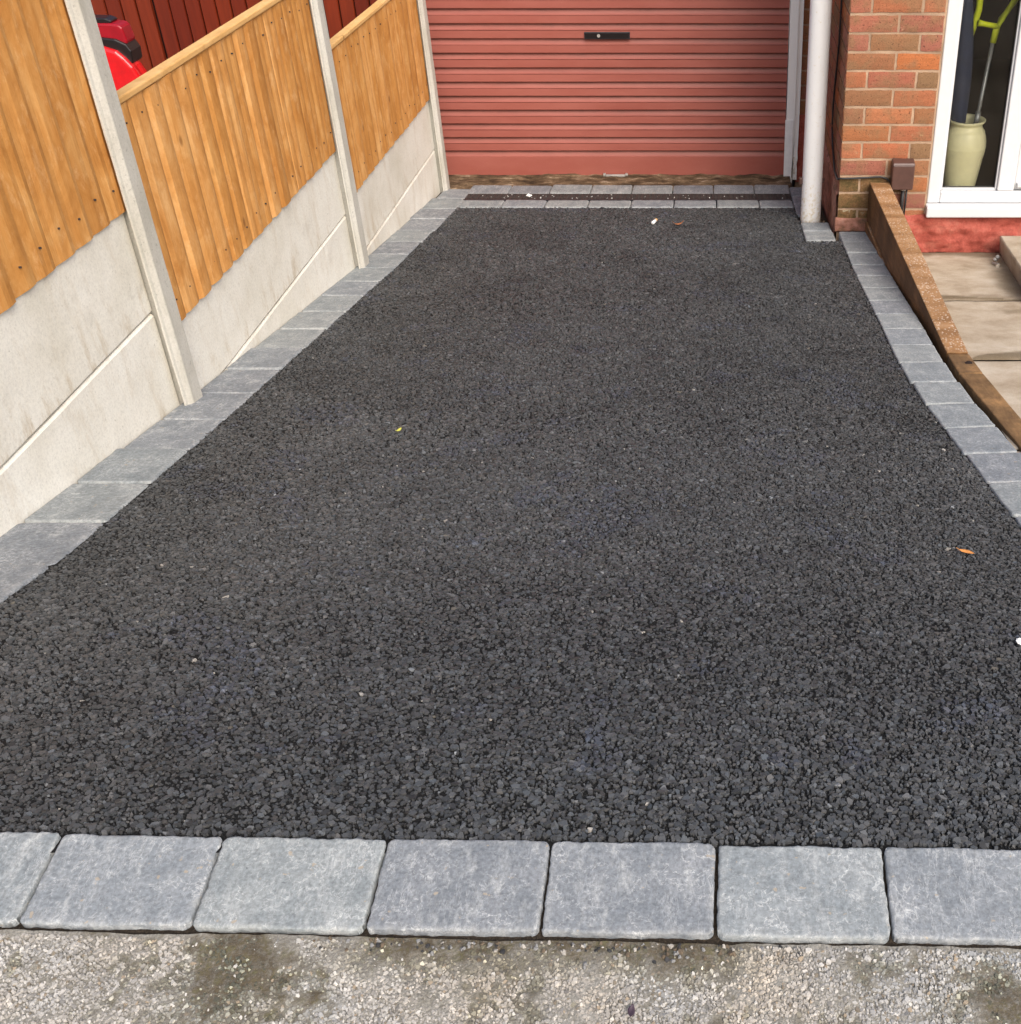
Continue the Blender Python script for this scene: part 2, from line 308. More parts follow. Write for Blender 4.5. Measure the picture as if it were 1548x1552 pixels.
def empty(name, loc=(0, 0, 0), rot=(0, 0, 0), parent=None):
    e = bpy.data.objects.new(name, None); COL.objects.link(e); e.location = loc; e.rotation_euler = rot; e.empty_display_size = .1
    if parent: e.parent = parent
    return e
def structure(o): o['kind'] = 'structure'; return o
def fbm(x, y, s=1.0, seed=0.0, octv=4):
    return mn.fractal(Vector((x * s + seed, y * s - seed * 1.7, seed * .31)), .9, 2.0, octv)
def vfbm(X, Y, s, seed, octv=4):
    """value noise fbm on numpy arrays, about -1..1"""
    out = np.zeros_like(X, dtype=float); amp = 1.0; tot = 0
    r = np.random.default_rng(int(seed * 1000) + 5); T = r.random((64, 64))
    for o in range(octv):
        x = X * s * 2 ** o + seed * 3.1 + 13.7 * o; y = Y * s * 2 ** o - seed * 5.3 + 7.9 * o
        xi = np.floor(x).astype(int); yi = np.floor(y).astype(int); fx = x - xi; fy = y - yi
        fx = fx * fx * (3 - 2 * fx); fy = fy * fy * (3 - 2 * fy)
        a = T[xi % 64, yi % 64]; b = T[(xi + 1) % 64, yi % 64]; c = T[xi % 64, (yi + 1) % 64]; d = T[(xi + 1) % 64, (yi + 1) % 64]
        out += amp * ((a * (1 - fx) + b * fx) * (1 - fy) + (c * (1 - fx) + d * fx) * fy - .5) * 2; tot += amp; amp *= .55
    return out / tot * 1.6
def sm(a, b, x): t = np.clip((x - a) / (b - a), 0, 1); return t * t * (3 - 2 * t)

# ------------------------------------------------------------------ lie of the land (the drive falls towards the garage)
PY = [-60, -8, -1.5, .80, .975, 1.12, 1.3, 1.6, 2.17, 2.7, 3.19, 4.0, 5.0, 5.75, 6.3, 6.7, 7.0, 12, 90]
PZ = [-.22, -.22, -.05, -.027, -.013, .004, -.022, -.088, -.236, -.338, -.43, -.572, -.745, -.85, -.925, -.975, -1.0, -1.02, -1.02]
def gz(y): return np.interp(y, PY, PZ)
def slope(y): return float((gz(y + .04) - gz(y - .04)) / .08)
LE = ([.5, 1.1, 3.0, 4.0, 4.6, 5.44, 5.78, 6.24, 7.1], [-1.476, -1.476, -1.475, -1.464, -1.454, -1.437, -1.418, -1.405, -1.40])
RE = ([.5, 1.12, 1.9, 2.28, 2.72, 3.2, 3.6, 5.5, 5.6], [.90, .845, .775, .741, .707, .662, .643, .637, .637])
def fx(y, off): return -1.6978 + .0209 * y + off
def xl(y): return np.interp(y, *LE)
def xr(y): return np.where(y > 5.5, .455, np.interp(y, *RE))

# ground sheet under everything, out to the horizon
def sheet(name, xs, ys, dz, mat, zf=gz):
    vs_ = [(x, y, float(zf(y)) + dz) for y in ys for x in xs]; n = len(xs)
    fs = [(j * n + i, j * n + i + 1, (j + 1) * n + i + 1, (j + 1) * n + i) for j in range(len(ys) - 1) for i in range(n - 1)]
    return part(name, MB().add(vs_, fs), mat)
structure(sheet('ground', [-90, -4, -1.9, 1, 4, 90], [-60, -30, -8, -1.5, .8, 1.3, 2.2, 3.2, 5, 6, 7, 12, 90], -.12, 'ground_earth'))
structure(sheet('road', [-60, 60], [-7.5, -1.75], -.005, 'road_tarmac', lambda y: -.2))
kerb = structure(empty('kerb', (0, -1.68, -.14)))
kb = MB().box(-.45, .45, -.06, .06, -.1, .09).mesh('kerb_stone', M['post_concrete'])
for i in range(9): link('kerb_stone', kb, kerb, ((i - 4) * .91, 0, 0))

# ------------------------------------------------------------------ chippings builder (real stones, one mesh)
def chips(name, P, size, tint, mat, parent, slope_y, tilt=.22, hgt=.5, flat=.62, K=5, jag=.30):
    n = len(P)
    ang = RNG.random((n, 1)) * 6.283 + np.arange(K)[None] * (6.283 / K) + RNG.uniform(-jag, jag, (n, K)) * (6.283 / K)
    asp = RNG.uniform(.55, 1.0, (n, 1)); th = RNG.random((n, 1)) * 6.283
    rad = size[:, None] * .5 * RNG.uniform(.78, 1.25, (n, K))
    ex = rad * np.cos(ang); ey = rad * np.sin(ang) * asp
    bx = ex * np.cos(th) - ey * np.sin(th); by = ex * np.sin(th) + ey * np.cos(th)
    f = flat * RNG.uniform(.75, 1.2, (n, K))
    tx = RNG.normal(0, tilt, (n, 1)); ty = RNG.normal(0, tilt, (n, 1))
    ux, uy = bx * f, by * f
    uz = tx * ux + ty * uy; uz = uz - uz.max(1, keepdims=True) * .4
    V = np.zeros((n, 2 * K, 3))
    V[:, :K, 0] = bx; V[:, :K, 1] = by; V[:, :K, 2] = -size[:, None] * hgt
    V[:, K:, 0] = ux; V[:, K:, 1] = uy; V[:, K:, 2] = uz
    V[:, :, 2] += V[:, :, 1] * slope_y[:, None]
    V += P[:, None, :]
    base = (np.arange(n) * 2 * K)[:, None]
    top = np.tile(np.arange(K) + K, (n, 1)) + base
    quads = np.stack([np.array([j, (j + 1) % K, K + (j + 1) % K, K + j]) for j in range(K)]).reshape(-1)
    loops = np.concatenate([top, np.tile(quads, (n, 1)) + base], 1).reshape(-1)
    cnt = np.tile(np.array([K] + [4] * K), n); start = np.concatenate([[0], np.cumsum(cnt)[:-1]])
    me = bpy.data.meshes.new(name)
    me.vertices.add(n * 2 * K); me.vertices.foreach_set('co', V.reshape(-1).astype(np.float32))
    me.loops.add(len(loops)); me.loops.foreach_set('vertex_index', loops.astype(np.int32))
    me.polygons.add(len(cnt)); me.polygons.foreach_set('loop_start', start.astype(np.int32)); me.polygons.foreach_set('loop_total', cnt.astype(np.int32))
    a = me.attributes.new('tint', 'FLOAT_COLOR', 'POINT')
    col = np.ones((n, 2 * K, 4), np.float32); col[:, :, :3] = tint[:, None, :]
    a.data.foreach_set('color', col.reshape(-1))
    me.materials.append(M[mat]); me.update(calc_edges=True); me.validate(); me.shade_flat()
    o = link(name, me, parent); o['kind'] = 'stuff'; return o
def jitter_grid(x0, x1, y0, y1, sp, j=.5):
    xs = np.arange(x0, x1, sp); ys = np.arange(y0, y1, sp * .9)
    X, Y = np.meshgrid(xs, ys); X = X + (np.arange(len(ys)) % 2)[:, None] * sp * .5
    X = X + RNG.uniform(-j, j, X.shape) * sp; Y = Y + RNG.uniform(-j, j, Y.shape) * sp
    return X.ravel(), Y.ravel()

# ------------------------------------------------------------------ driveway
def driveway():
    ys = list(np.arange(1.11, 6.27, .08)) + [6.27]; xs = np.linspace(0, 1, 15)
    vs_ = []; 
    for y in ys:
        a, b = float(xl(y)) - .01, float(np.interp(y, *RE)) + .01
        if y > 5.5: b = .46
        vs_ += [(a + (b - a) * t, y, float(gz(y)) - .005) for t in xs]
    n = len(xs)
    fs = [(j * n + i, j * n + i + 1, (j + 1) * n + i + 1, (j + 1) * n + i) for j in range(len(ys) - 1) for i in range(n - 1)]
    d = structure(part('driveway', MB().add(vs_, fs), 'binder'))
    SL = np.array([slope(v) for v in np.linspace(1, 6.4, 200)])
    slv = lambda Y: SL[np.clip(((Y - 1) / 5.4 * 199).astype(int), 0, 199)]
    def layer(name, bands, smean, ssig, dz, br0, bsig, K, **kw):
        XX, YY, SS = [], [], []
        for y0, y1, sp in bands:
            x, y = jitter_grid(-1.6, .95, y0 - .45, y1 + .45, sp); q = y + RNG.normal(0, .14, len(y)); k = ((q >= y0) | (y0 < 1.2)) & ((q < y1) | (y1 > 6)) & (y > 1.1) & (y < 6.27)
            x, y = x[k], y[k]; XX.append(x); YY.append(y); SS.append(np.full(len(x), sp))
        X = np.concatenate(XX); Y = np.concatenate(YY); S = np.concatenate(SS)
        k = (X > xl(Y) + .002 + RNG.normal(0, .003, len(X))) & (X < xr(Y) - .002 + RNG.normal(0, .003, len(X))) & (Y < 6.245) & (Y > 1.1335 - .0207 * (X + .36) + RNG.normal(0, .002, len(X)))
        X, Y, S = X[k], Y[k], S[k]; n = len(X)
        size = S * np.clip(RNG.lognormal(smean, ssig, n), .6, 2.3)
        macro = vfbm(X, Y, 2.3, 3.0); fine = vfbm(X, Y, 9.0, 8.0, 3)
        Z = gz(Y) + RNG.normal(0, .0008, n) - .09 * np.maximum(0, .009 - size) + .0012 * fine + .0015 * macro - .001 + dz
        br = br0 * np.exp(RNG.normal(0, bsig, n)) * (1 + .13 * macro + .09 * fine)
        warm = RNG.normal(0, .03, n)
        T = np.stack([br * (.98 + warm), br * 1.02, br * (1.06 - warm)], 1)
        blue = (vfbm(X, Y, 7, 21.0, 3) > .6) & (RNG.random(n) < .5); T[blue] *= np.array([.95, .98, 1.12])
        u = RNG.random(n); far = Y > 3.2; T[(u < .0005) & ~far] = (.34, .32, .29); T[(u > .0011) & (u < .0020)] = (.13, .12, .10); T[(u > .9997) & ~far] = (.26, .27, .28); T[(u < .0001)] = (.3, .29, .27)
        chips(name, np.stack([X, Y, Z], 1), size, T, 'chips', d, slv(Y), K=K, **kw)
    kw = dict(tilt=.15, hgt=.55, flat=.86, jag=.38)
    layer('aggregate', ((1.105, 1.75, .0074), (1.75, 3.0, .0076)), .14, .44, 0, .067, .27, 5, **kw)
    layer('aggregate', ((3.0, 4.3, .0088), (4.3, 6.27, .0106)), .20, .34, 0, .061, .27, 4, **kw)
    layer('fine_aggregate', ((1.105, 2.5, .0066),), -.15, .3, -.0026, .034, .4, 3, tilt=.35, hgt=.5, flat=.7, jag=.3)
driveway()

# ------------------------------------------------------------------ concrete pavement in front
def pave_stain(X, Y):
    n1 = vfbm(X, Y, 13, 4.0, 6) + .6 * vfbm(X, Y, 75, 14.0, 3); n2 = vfbm(X, Y, 30, 6.0, 4)
    e = np.interp(X, [-1.2, 1], [.990, .948]) - Y                         # distance from the paver edge
    band = sm(.062, .012, e + .022 * n1) * sm(-.56, -.44, X + .04 * n1) * sm(.10, -.01, X + .03 * n2)
    blob = sm(.115, .03, np.hypot((X + .645) * 1.05, (Y - .91) * .75) + .075 * n1 + .03 * n2)
    blob2 = sm(.10, .02, np.hypot(X - .40, (Y - .872) * 1.5) + .05 * n1)
    blob3 = sm(.05, .01, np.hypot(X - .02, (Y - .845) * 2.0) + .04 * n1) * .8
    blob4 = sm(.05, .0, np.hypot(X + .44, (Y - .975) * 1.2) + .03 * n1) * .9
    return np.clip(np.maximum.reduce([band, blob, blob2, blob3, blob4, .6 * sm(.40, .85, n1)]), 0, 1)
def attr_set(o, name, vals):
    a = o.data.attributes.new(name, 'FLOAT', 'POINT'); a.data.foreach_set('value', np.asarray(vals, np.float32))
def pavement():
    xs = np.concatenate([np.linspace(-4, -1.3, 10)[:-1], np.arange(-1.3, .9, .006), np.linspace(.9, 4, 10)])
    ys = np.concatenate([np.linspace(-1.62, .75, 16)[:-1], np.arange(.75, 1.0, .006)])
    X, Y = np.meshgrid(xs, ys); Y = np.minimum(Y, np.interp(X, [-1.2, 1], [.994, .952]))
    Z = gz(Y) - .006 + .0022 * vfbm(X, Y, 40, 2.0, 3) + .003 * vfbm(X, Y, 8, 2.0, 3)
    st = pave_stain(X, Y)
    n = len(xs); vs_ = np.stack([X, Y, Z], 2).reshape(-1, 3).tolist()
    fs = [(j * n + i, j * n + i + 1, (j + 1) * n + i + 1, (j + 1) * n + i) for j in range(len(ys) - 1) for i in range(n - 1)]
    o = structure(part('pavement', MB().add(vs_, fs), 'pavement', smooth=True)); attr_set(o, 'stain', st.ravel())
    x, y = jitter_grid(-1.3, .9, .70, .99, .0040); k = y < np.interp(x, [-1.2, 1], [.988, .946]); x, y = x[k], y[k]
    s = pave_stain(x, y); k = RNG.random(len(x)) > np.clip(s * .3, 0, .3) + .03; x, y, s = x[k], y[k], s[k]; m = len(x)
    size = .0056 * np.clip(RNG.lognormal(0, .33, m), .5, 1.9)
    z = gz(y) - .0044 + .003 * vfbm(x, y, 8, 2.0, 3) + .0007 * RNG.normal(0, 1, m) - .0018 * s
    b = .345 * np.exp(RNG.normal(0, .20, m)) * (1 + .12 * vfbm(x, y, 6, 9.0)) * (1 - .72 * s * (RNG.random(m) < .85))
    wv = vfbm(x, y, 7, 15.0)
    T = np.stack([b * (1 + .05 * wv), b * (.96 - .01 * wv), b * (.895 - .08 * wv) * (1 - .22 * s)], 1)
    u = RNG.random(m); T[u < .03] = (.20, .17, .13); T[(u > .03) & (u < .05)] = (.32, .26, .19); T[u > .97] = (.52, .50, .46)
    chips('pavement_stones', np.stack([x, y, z], 1), size, np.clip(T, .02, .85), 'agg', o, np.full(m, .1), tilt=.2, hgt=.5, flat=.74, jag=.36)
    # loose grit caught along the joint below the pavers
    x = RNG.uniform(-.55, .12, 150) * 1.0; y = np.interp(x, [-1.2, 1], [.990, .948]) - np.abs(RNG.normal(0, .011, 150))
    T = np.array([(.04, .04, .042), (.22, .22, .22), (.13, .10, .07), (.34, .32, .29)])[RNG.integers(0, 4, 150)]
    chips('grit', np.stack([x, y, gz(y) - .002], 1), RNG.uniform(.003, .009, 150), T, 'agg', o, np.full(150, .1), tilt=.4, hgt=.4)
pavement()

# ------------------------------------------------------------------ pavers
def paver_mesh(L, W, seed, nx, ny, H=.055, r=.010, wob=.0022, cut=0.0):
    rs = random.Random(seed); vs_ = []; ed = []
    cr = [rs.uniform(.004, .014) for _ in range(4)]
    def lin(n):                                                           # denser rows near the edges
        t = np.linspace(-1, 1, n); return np.sign(t) * (1 - (1 - np.abs(t)) ** 1.6)
    U, V_ = lin(nx), lin(ny)
    for v in V_:
        for u in U:
            x, y = u * L / 2, v * W / 2
            x += wob * (.6 * fbm(y * 20, seed * 3.3 + (1 if u > 0 else 7), 1, seed) + .5 * fbm(y * 90, seed + (1 if u > 0 else 7), 1, seed)) * abs(u) ** 6
            y += wob * (.6 * fbm(x * 20, seed * 5.1 + (2 if v > 0 else 5), 1, seed) + .5 * fbm(x * 90, seed + (2 if v > 0 else 5), 1, seed)) * abs(v) ** 6
            dx, dy = L / 2 - abs(u * L / 2), W / 2 - abs(v * W / 2)
            c = cr[(u > 0) * 2 + (v > 0)]
            if dx < c and dy < c:                                         # worn corners
                q = math.hypot(c - dx, c - dy)
                if q > c:
                    f = c / q; x = math.copysign(L / 2 - c + (c - dx) * f, u); y = math.copysign(W / 2 - c + (c - dy) * f, v)
                d = max(0, c - q)
            else: d = min(dx, dy)
            rr = r * (1 + .5 * fbm(x * 30, y * 30, 1, seed + 9))
            z = -rr * .55 * (1 - min(1, d / rr)) ** 2.6
            z += .0006 * fbm(x * 22, y * 22, 1, seed + 3) + .0006 * fbm(x * 110, y * 110, 1, seed)
            vs_.append((x, y, z)); ed.append(max(0, 1 - d / .013))
    fs = [(j * nx + i, j * nx + i + 1, (j + 1) * nx + i + 1, (j + 1) * nx + i) for j in range(ny - 1) for i in range(nx - 1)]
    rim = [i for i in range(nx)] + [j * nx + nx - 1 for j in range(1, ny)] + [(ny - 1) * nx + i for i in range(nx - 2, -1, -1)] + [j * nx for j in range(ny - 2, 0, -1)]
    o = len(vs_)
    for i in rim: vs_.append((vs_[i][0], vs_[i][1], -H)); ed.append(0)
    m = len(rim)
    for k in range(m): fs.append((rim[(k + 1) % m], rim[k], o + k, o + (k + 1) % m))
    me = MB().add(vs_, fs).mesh('paver', M['paver'], True)
    a = me.attributes.new('edge', 'FLOAT', 'POINT'); a.data.foreach_set('value', ed)
    return me
def bed(name, path, w, dz=-.016):
    """mortar bed under a row: path of (x_inner, x_outer, y)"""
    vs_ = []
    for a, b, y in path: vs_ += [(a, y, float(gz(y)) + dz), (b, y, float(gz(y)) + dz)]
    fs = [(2 * i, 2 * i + 1, 2 * i + 3, 2 * i + 2) for i in range(len(path) - 1)]
    return structure(part(name, MB().add(vs_, fs), 'soil'))
def pavers():
    # front row, long side along the pavement edge
    a = math.atan((1.106 - 1.131) / (1.205))
    fb = structure(part('paving_border', MB().add([(-1.75, .99, -.028), (1.35, .94, -.028), (1.35, 1.12, -.012), (-1.75, 1.155, -.012)], [(0, 1, 2, 3)]), 'soil'))
    fp = []
    xj = -.9595
    for k in range(-3, 9):
        L = .2365; x = xj + .2412 * k + .1206
        me = paver_mesh(L, .144, 11 + k, 70, 44, r=.0050, wob=.0026)
        y = 1.0585 - .0207 * (x + .36) + RNG.normal(0, .0008)
        link('paver', me, fb, (x, y, -.0045 + RNG.normal(0, .0008)), (math.radians(6.3) + RNG.normal(0, .006), RNG.normal(0, .004), a + RNG.normal(0, .005)))
    # left row along the fence
    V = [paver_mesh(.158, .2390, 40 + i, 18, 24, r=.0035) for i in range(6)]
    lb = bed('paving_border', [(float(xl(y)) - .005, float(xl(y)) - .20, y) for y in np.arange(1.13, 6.85, .3)], 0)
    ys = np.concatenate([np.arange(1.22, 6.1, .2432), [6.345, 6.585]])
    for i, y in enumerate(ys):
        s = slope(y)
        wd = float(xl(y)) - fx(y, -.030) if y < 6.5 else .165; sx = wd / .158
        o = link('paver', V[i % 6], lb, (float(xl(y)) - wd / 2 + RNG.normal(0, .0015), y, float(gz(y)) + .002 + RNG.normal(0, .001)), (math.atan(s) * (1 - 2 * (i % 2)) + RNG.normal(0, .005), RNG.normal(0, .005), RNG.normal(0, .006) + math.pi * (i % 2) + (-.02 if y > 4.5 else 0)))
        o.scale = (sx, 1, 1)
    # right row beside the sleepers
    V2 = [paver_mesh(.154, .2045, 60 + i, 18, 22, r=.0035) for i in range(6)]
    rb = bed('paving_border', [(float(np.interp(y, *RE)) + .003, float(np.interp(y, *RE)) + .165, y) for y in np.arange(1.13, 5.8, .3)], 0)
    y = 5.575; i = 0
    while y > 1.2:
        x = float(np.interp(y, *RE)); dx = float(np.interp(y - .1, *RE) - np.interp(y + .1, *RE)) / .2
        if y > 3.45: dx *= .7
        link('paver', V2[i % 6], rb, (x + .079 + RNG.normal(0, .0015), y, float(gz(y)) + .003 + RNG.normal(0, .001)), (math.atan(slope(y)) * (1 - 2 * (i % 2)) + RNG.normal(0, .005), RNG.normal(0, .005), math.atan(dx) * .9 + RNG.normal(0, .007) + math.pi * (i % 2)))
        y -= .2080; i += 1
    # pavers beside and in front of the white pipe
    pb = bed('paving_border', [(.452, .61, y) for y in (5.5, 5.9, 6.3, 6.78)], 0)
    for k, (y, w_, l_) in enumerate(((5.605, .150, .195), (5.80, .146, .185), (6.19, .125, .22), (6.42, .125, .225), (6.65, .125, .225))):
        me = paver_mesh(w_, l_, 80 + k, 14, 18)
        link('paver', me, pb, (.463 + w_ / 2 if k < 2 else .455 + w_ / 2, y, float(gz(y)) + .002), (math.atan(slope(y)), 0, 0))
    # two rows either side of the drain
    db = structure(part('paving_border', MB().add([(-1.42, 6.22, -.945), (.46, 6.22, -.945), (.46, 6.79, -1.012), (-1.42, 6.79, -1.012)], [(0, 1, 2, 3)]), 'soil'))
    V3 = [paver_mesh(.2330, .1, 100 + i, 18, 12, r=.007) for i in range(5)]
    for row, (y, wd, x0) in enumerate(((6.335, .172, -1.408), (6.697, .215, -1.425))):
        x = x0; k = 0
        while x < .44:
            L = min(.2385, .452 - x)
            if L < .05: break
            o = link('paver', V3[(k + row * 2) % 5], db, (x + L / 2, y, float(gz(y)) + .003 + RNG.normal(0, .001)), (math.atan(slope(y)) + RNG.normal(0, .01), RNG.normal(0, .004), RNG.normal(0, .006)))
            o.scale = (L / .2385, wd / .1, 1); x += .2385; k += 1
pavers()

# drain channel between the two rows
def drain():
    e = tag(empty('drain_channel', (-.48, 6.503, -.950), (math.atan(-.125), 0, 0)), 'narrow black slotted drain channel between two rows of grey pavers below the garage door', 'drain')
    part('channel', MB().box(-.93, .93, -.072, .072, -.09, -.07), 'gunmetal', e)
    part('channel_side', MB().box(-.93, .93, -.080, -.072, -.09, .003), 'gunmetal', e); part('channel_side', MB().box(-.93, .93, .072, .080, -.09, .000), 'gunmetal', e)
    g = MB()
    for y0, y1 in ((-.071, -.060), (-.020, -.013), (.013, .020), (.060, .071)): g.box(-.93, .93, y0, y1, -.012, .003)
    for i in range(60):
        x = -.920 + i * .0312
        for y0, y1 in ((-.060, -.020), (-.013, .013), (.020, .060)): g.box(x - .0075, x + .0075, y0, y1, -.011, .0015)
    o = part('grate', g, 'grate_iron', e); o['kind'] = 'stuff'
    n = 46; x = RNG.uniform(-.9, .9, n); y = RNG.uniform(-.05, .05, n)
    T = np.array([(.5, .5, .48), (.3, .29, .27), (.62, .62, .6)])[RNG.integers(0, 3, n)]
    chips('grit', np.stack([x, y, np.full(n, .004)], 1), RNG.uniform(.006, .014, n), T, 'agg', e, np.zeros(n), tilt=.4)
drain()
def threshold():
    xs = np.linspace(-1.72, .47, 110); ys = np.linspace(6.745, 7.12, 16); vs_ = []
    for y in ys:
        for x in xs: vs_.append((x, y, -.993 + .011 * fbm(x * 9, y * 9, 1, 2) - (.012 if y < 6.76 else 0)))
    n = len(xs); fs = [(j * n + i, j * n + i + 1, (j + 1) * n + i + 1, (j + 1) * n + i) for j in range(15) for i in range(n - 1)]
    structure(part('threshold', MB().add(vs_, fs), 'threshold', smooth=True))
    x = RNG.uniform(-1.5, .45, 120); y = RNG.uniform(6.75, 6.98, 120)
    T = np.array([(.3, .2, .11), (.5, .42, .32), (.06, .045, .03)])[RNG.integers(0, 3, 120)]
threshold()
# soil between fence foot and pavers
structure(part('soil', MB().add([(-1.63, 1.1, -.045), (-1.72, 1.1, -.045)] + [p for y in np.arange(1.4, 6.9, .3) for p in ((-1.60, y, float(gz(y)) - .022), (-1.72, y, float(gz(y)) - .012))], [(2 * i, 2 * i + 1, 2 * i + 3, 2 * i + 2) for i in range(19)]), 'soil'))

# ------------------------------------------------------------------ fence along the left side
FA = math.atan(.0209)
def make_post(y0, y1, z0, z1, label):
    yc = (y0 + y1) / 2; hw = (y1 - y0) / 2; c = .014
    # H section seen from above: chamfered flanges and a slot on each side for the panels
    out = [(.000, -hw + .010), (.012, -hw + .026), (.012, hw - .022), (.000, hw - .004), (-.004, hw), (-.010, hw), (-.010, hw - .034), (-.092, hw - .034), (-.092, hw), (-.128, hw), (-.128, -hw), (-.092, -hw), (-.092, -hw + .034), (-.010, -hw + .034), (-.010, -hw), (-.004, -hw)]
    mb = MB(); rings = []
    zs = np.linspace(z0, z1, 24)
    for z in zs: rings.append([(x + .0012 * fbm(z * 6, i * 1.7, 1, yc), y + .0012 * fbm(z * 6, i * 2.3 + 9, 1, yc), z - (z0 + z1) / 2) for i, (x, y) in enumerate(out)])
    mb.loft(rings)
    o = part('concrete_post', mb, 'post_concrete', loc=(fx(yc, 0), yc, (z0 + z1) / 2), rot=(0, 0, -FA), bevel=.003)
    return tag(o, label, 'fence post', 'concrete fence posts')
make_post(1.26, 1.37, -.6, 1.25, 'concrete post at the street end of the fence, left of the nearest panel')
make_post(3.165, 3.275, -1.0, .90, 'concrete fence post between the tall nearest panel and the middle panel, largest in view')
make_post(4.975, 5.09, -1.3, .53, 'concrete fence post between the middle and the farthest fence panel')
make_post(6.645, 6.755, -1.6, .25, 'concrete fence post standing right beside the garage door')
def gravel_board(y0, y1, z0, z1, seed, label):
    nx, nz = 40, 8; vs_ = []; L = y1 - y0; H = z1 - z0
    t = .024
    for k in range(nz + 1):
        for i in range(nx + 1):
            y = -L / 2 + L * i / nx; z = -H / 2 + H * (0, .022, .15, .3, .5, .7, .85, .978, 1)[k]
            x = .0014 * fbm(y * 3, z * 3, 1, seed) + .0008 * fbm(y * 12, z * 12, 1, seed)
            if k in (0, nz): x -= .006
            vs_.append((x, y, z + (.0015 * fbm(y * 5, seed, 1, seed) if k in (0, nz) else 0)))
    n = nx + 1; fs = [(k * n + i, k * n + i + 1, (k + 1) * n + i + 1, (k + 1) * n + i) for k in range(nz) for i in range(nx)]
    mb = MB().add(vs_, fs); mb.add([(-.006, -L / 2, -H / 2), (-.006, L / 2, -H / 2), (-.006, L / 2, H / 2), (-.006, -L / 2, H / 2), (-.05, -L / 2, -H / 2), (-.05, L / 2, -H / 2), (-.05, L / 2, H / 2), (-.05, -L / 2, H / 2)],
                                    [(4, 7, 6, 5), (0, 4, 5, 1), (3, 2, 6, 7), (0, 3, 7, 4), (1, 5, 6, 2)])
    yc = (y0 + y1) / 2
    o = part('gravel_board', mb, 'concrete', loc=(fx(yc, -.032), yc, (z0 + z1) / 2), rot=(0, 0, -FA))
    return tag(o, label, 'gravel board', 'concrete gravel boards under the fence')
gravel_board(1.345, 3.185, -.118, .215, 1, 'stained upper concrete board under the nearest fence panel')
gravel_board(1.345, 3.185, -.455, -.122, 2, 'brown streaked lower concrete board nearest the street, standing on the pavers')
gravel_board(3.25, 4.995, -.494, -.185, 3, 'upper concrete board under the middle fence panel')
gravel_board(3.25, 4.995, -.82, -.498, 4, 'lower concrete board under the middle panel, half sunk behind the pavers')
gravel_board(5.065, 6.666, -.730, -.425, 5, 'grey stained upper concrete board under the farthest fence panel')
gravel_board(5.065, 6.666, -1.06, -.734, 6, 'pale lower concrete board beside the garage end of the pavers')
def fence_panel(y0, y1, z0, z1, nb, seed, relief, label):
    L = y1 - y0; yc = (y0 + y1) / 2; e = tag(empty('fence_panel', (fx(yc, -.019), yc, z0), (0, 0, -FA)), label, 'fence panel', 'feather edge fence panels')
    H = z1 - z0; rs = random.Random(seed); st = L / nb
    vari = []
    for q in range(5):
        wv = st * 1.14; prof = []; n = 7
        for i in range(n):                                                # thin edge near the street, thick edge away from it
            t = i / (n - 1); prof.append((-.013 + .013 * t ** .9 + relief * math.sin(math.pi * t ** .8) * rs.uniform(.45, 1.25) + rs.uniform(-.0006, .0006) - (.004 if i == n - 1 else 0), -wv / 2 + wv * t))
        prof += [(-.022, wv / 2), (-.026, 0), (-.022, -wv / 2)]
        rings = []
        for z in np.linspace(0, 1, 7): rings.append([(x + .0012 * fbm(z * 3, y * 20, 1, seed + q), y + .002 * fbm(z * 2.2, i * .1, 1, seed + q * 3), (z - .5) * H) for i, (x, y) in enumerate(prof)])
        vari.append(MB().loft(rings).mesh('board', M['fence_wood'], False))
    for i in range(nb):
        o = link('board', vari[rs.randrange(5)], e, (rs.uniform(-.002, .003) + .0005 * (i % 2), -L / 2 + st * (i + .5), H / 2 - .004 + rs.uniform(-.0015, .0015)), (rs.uniform(-.004, .004), rs.uniform(-.003, .003), rs.uniform(-.03, .02)))
    nb_ = MB()
    for i in range(nb):
        y = -L / 2 + st * (i + .62)
        for z in (.07 + rs.uniform(-.012, .012), H - .06 + rs.uniform(-.012, .012)): nb_.box(-.004, .0008 + relief * .45, y - .0022, y + .0022, z - .0022, z + .0022)
    part('nail', nb_, 'grate_iron', e)['kind'] = 'stuff'
    part('cap', MB().box(-.034, .007, -L / 2 + .024, L / 2 - .024, 0, .019), 'cap_wood', e, bevel=.004, loc=(0, 0, H - .002))
    part('rail', MB().box(-.065, -.027, -L / 2, L / 2, -.02, .02), 'cap_wood', e, loc=(0, 0, H - .06)); part('rail', MB().box(-.065, -.027, -L / 2, L / 2, -.02, .02), 'cap_wood', e, loc=(0, 0, .07))
fence_panel(1.35, 3.185, .198, .875, 18, 1, .003, 'nearest orange brown timber fence panel, at the left edge, its top out of view')
fence_panel(3.25, 4.997, -.201, .456, 17, 2, .0085, 'middle orange brown timber fence panel of vertical boards with a pale capping')
fence_panel(5.07, 6.668, -.442, .170, 16, 3, .005, 'farthest timber fence panel, next to the garage, seen most edge on')

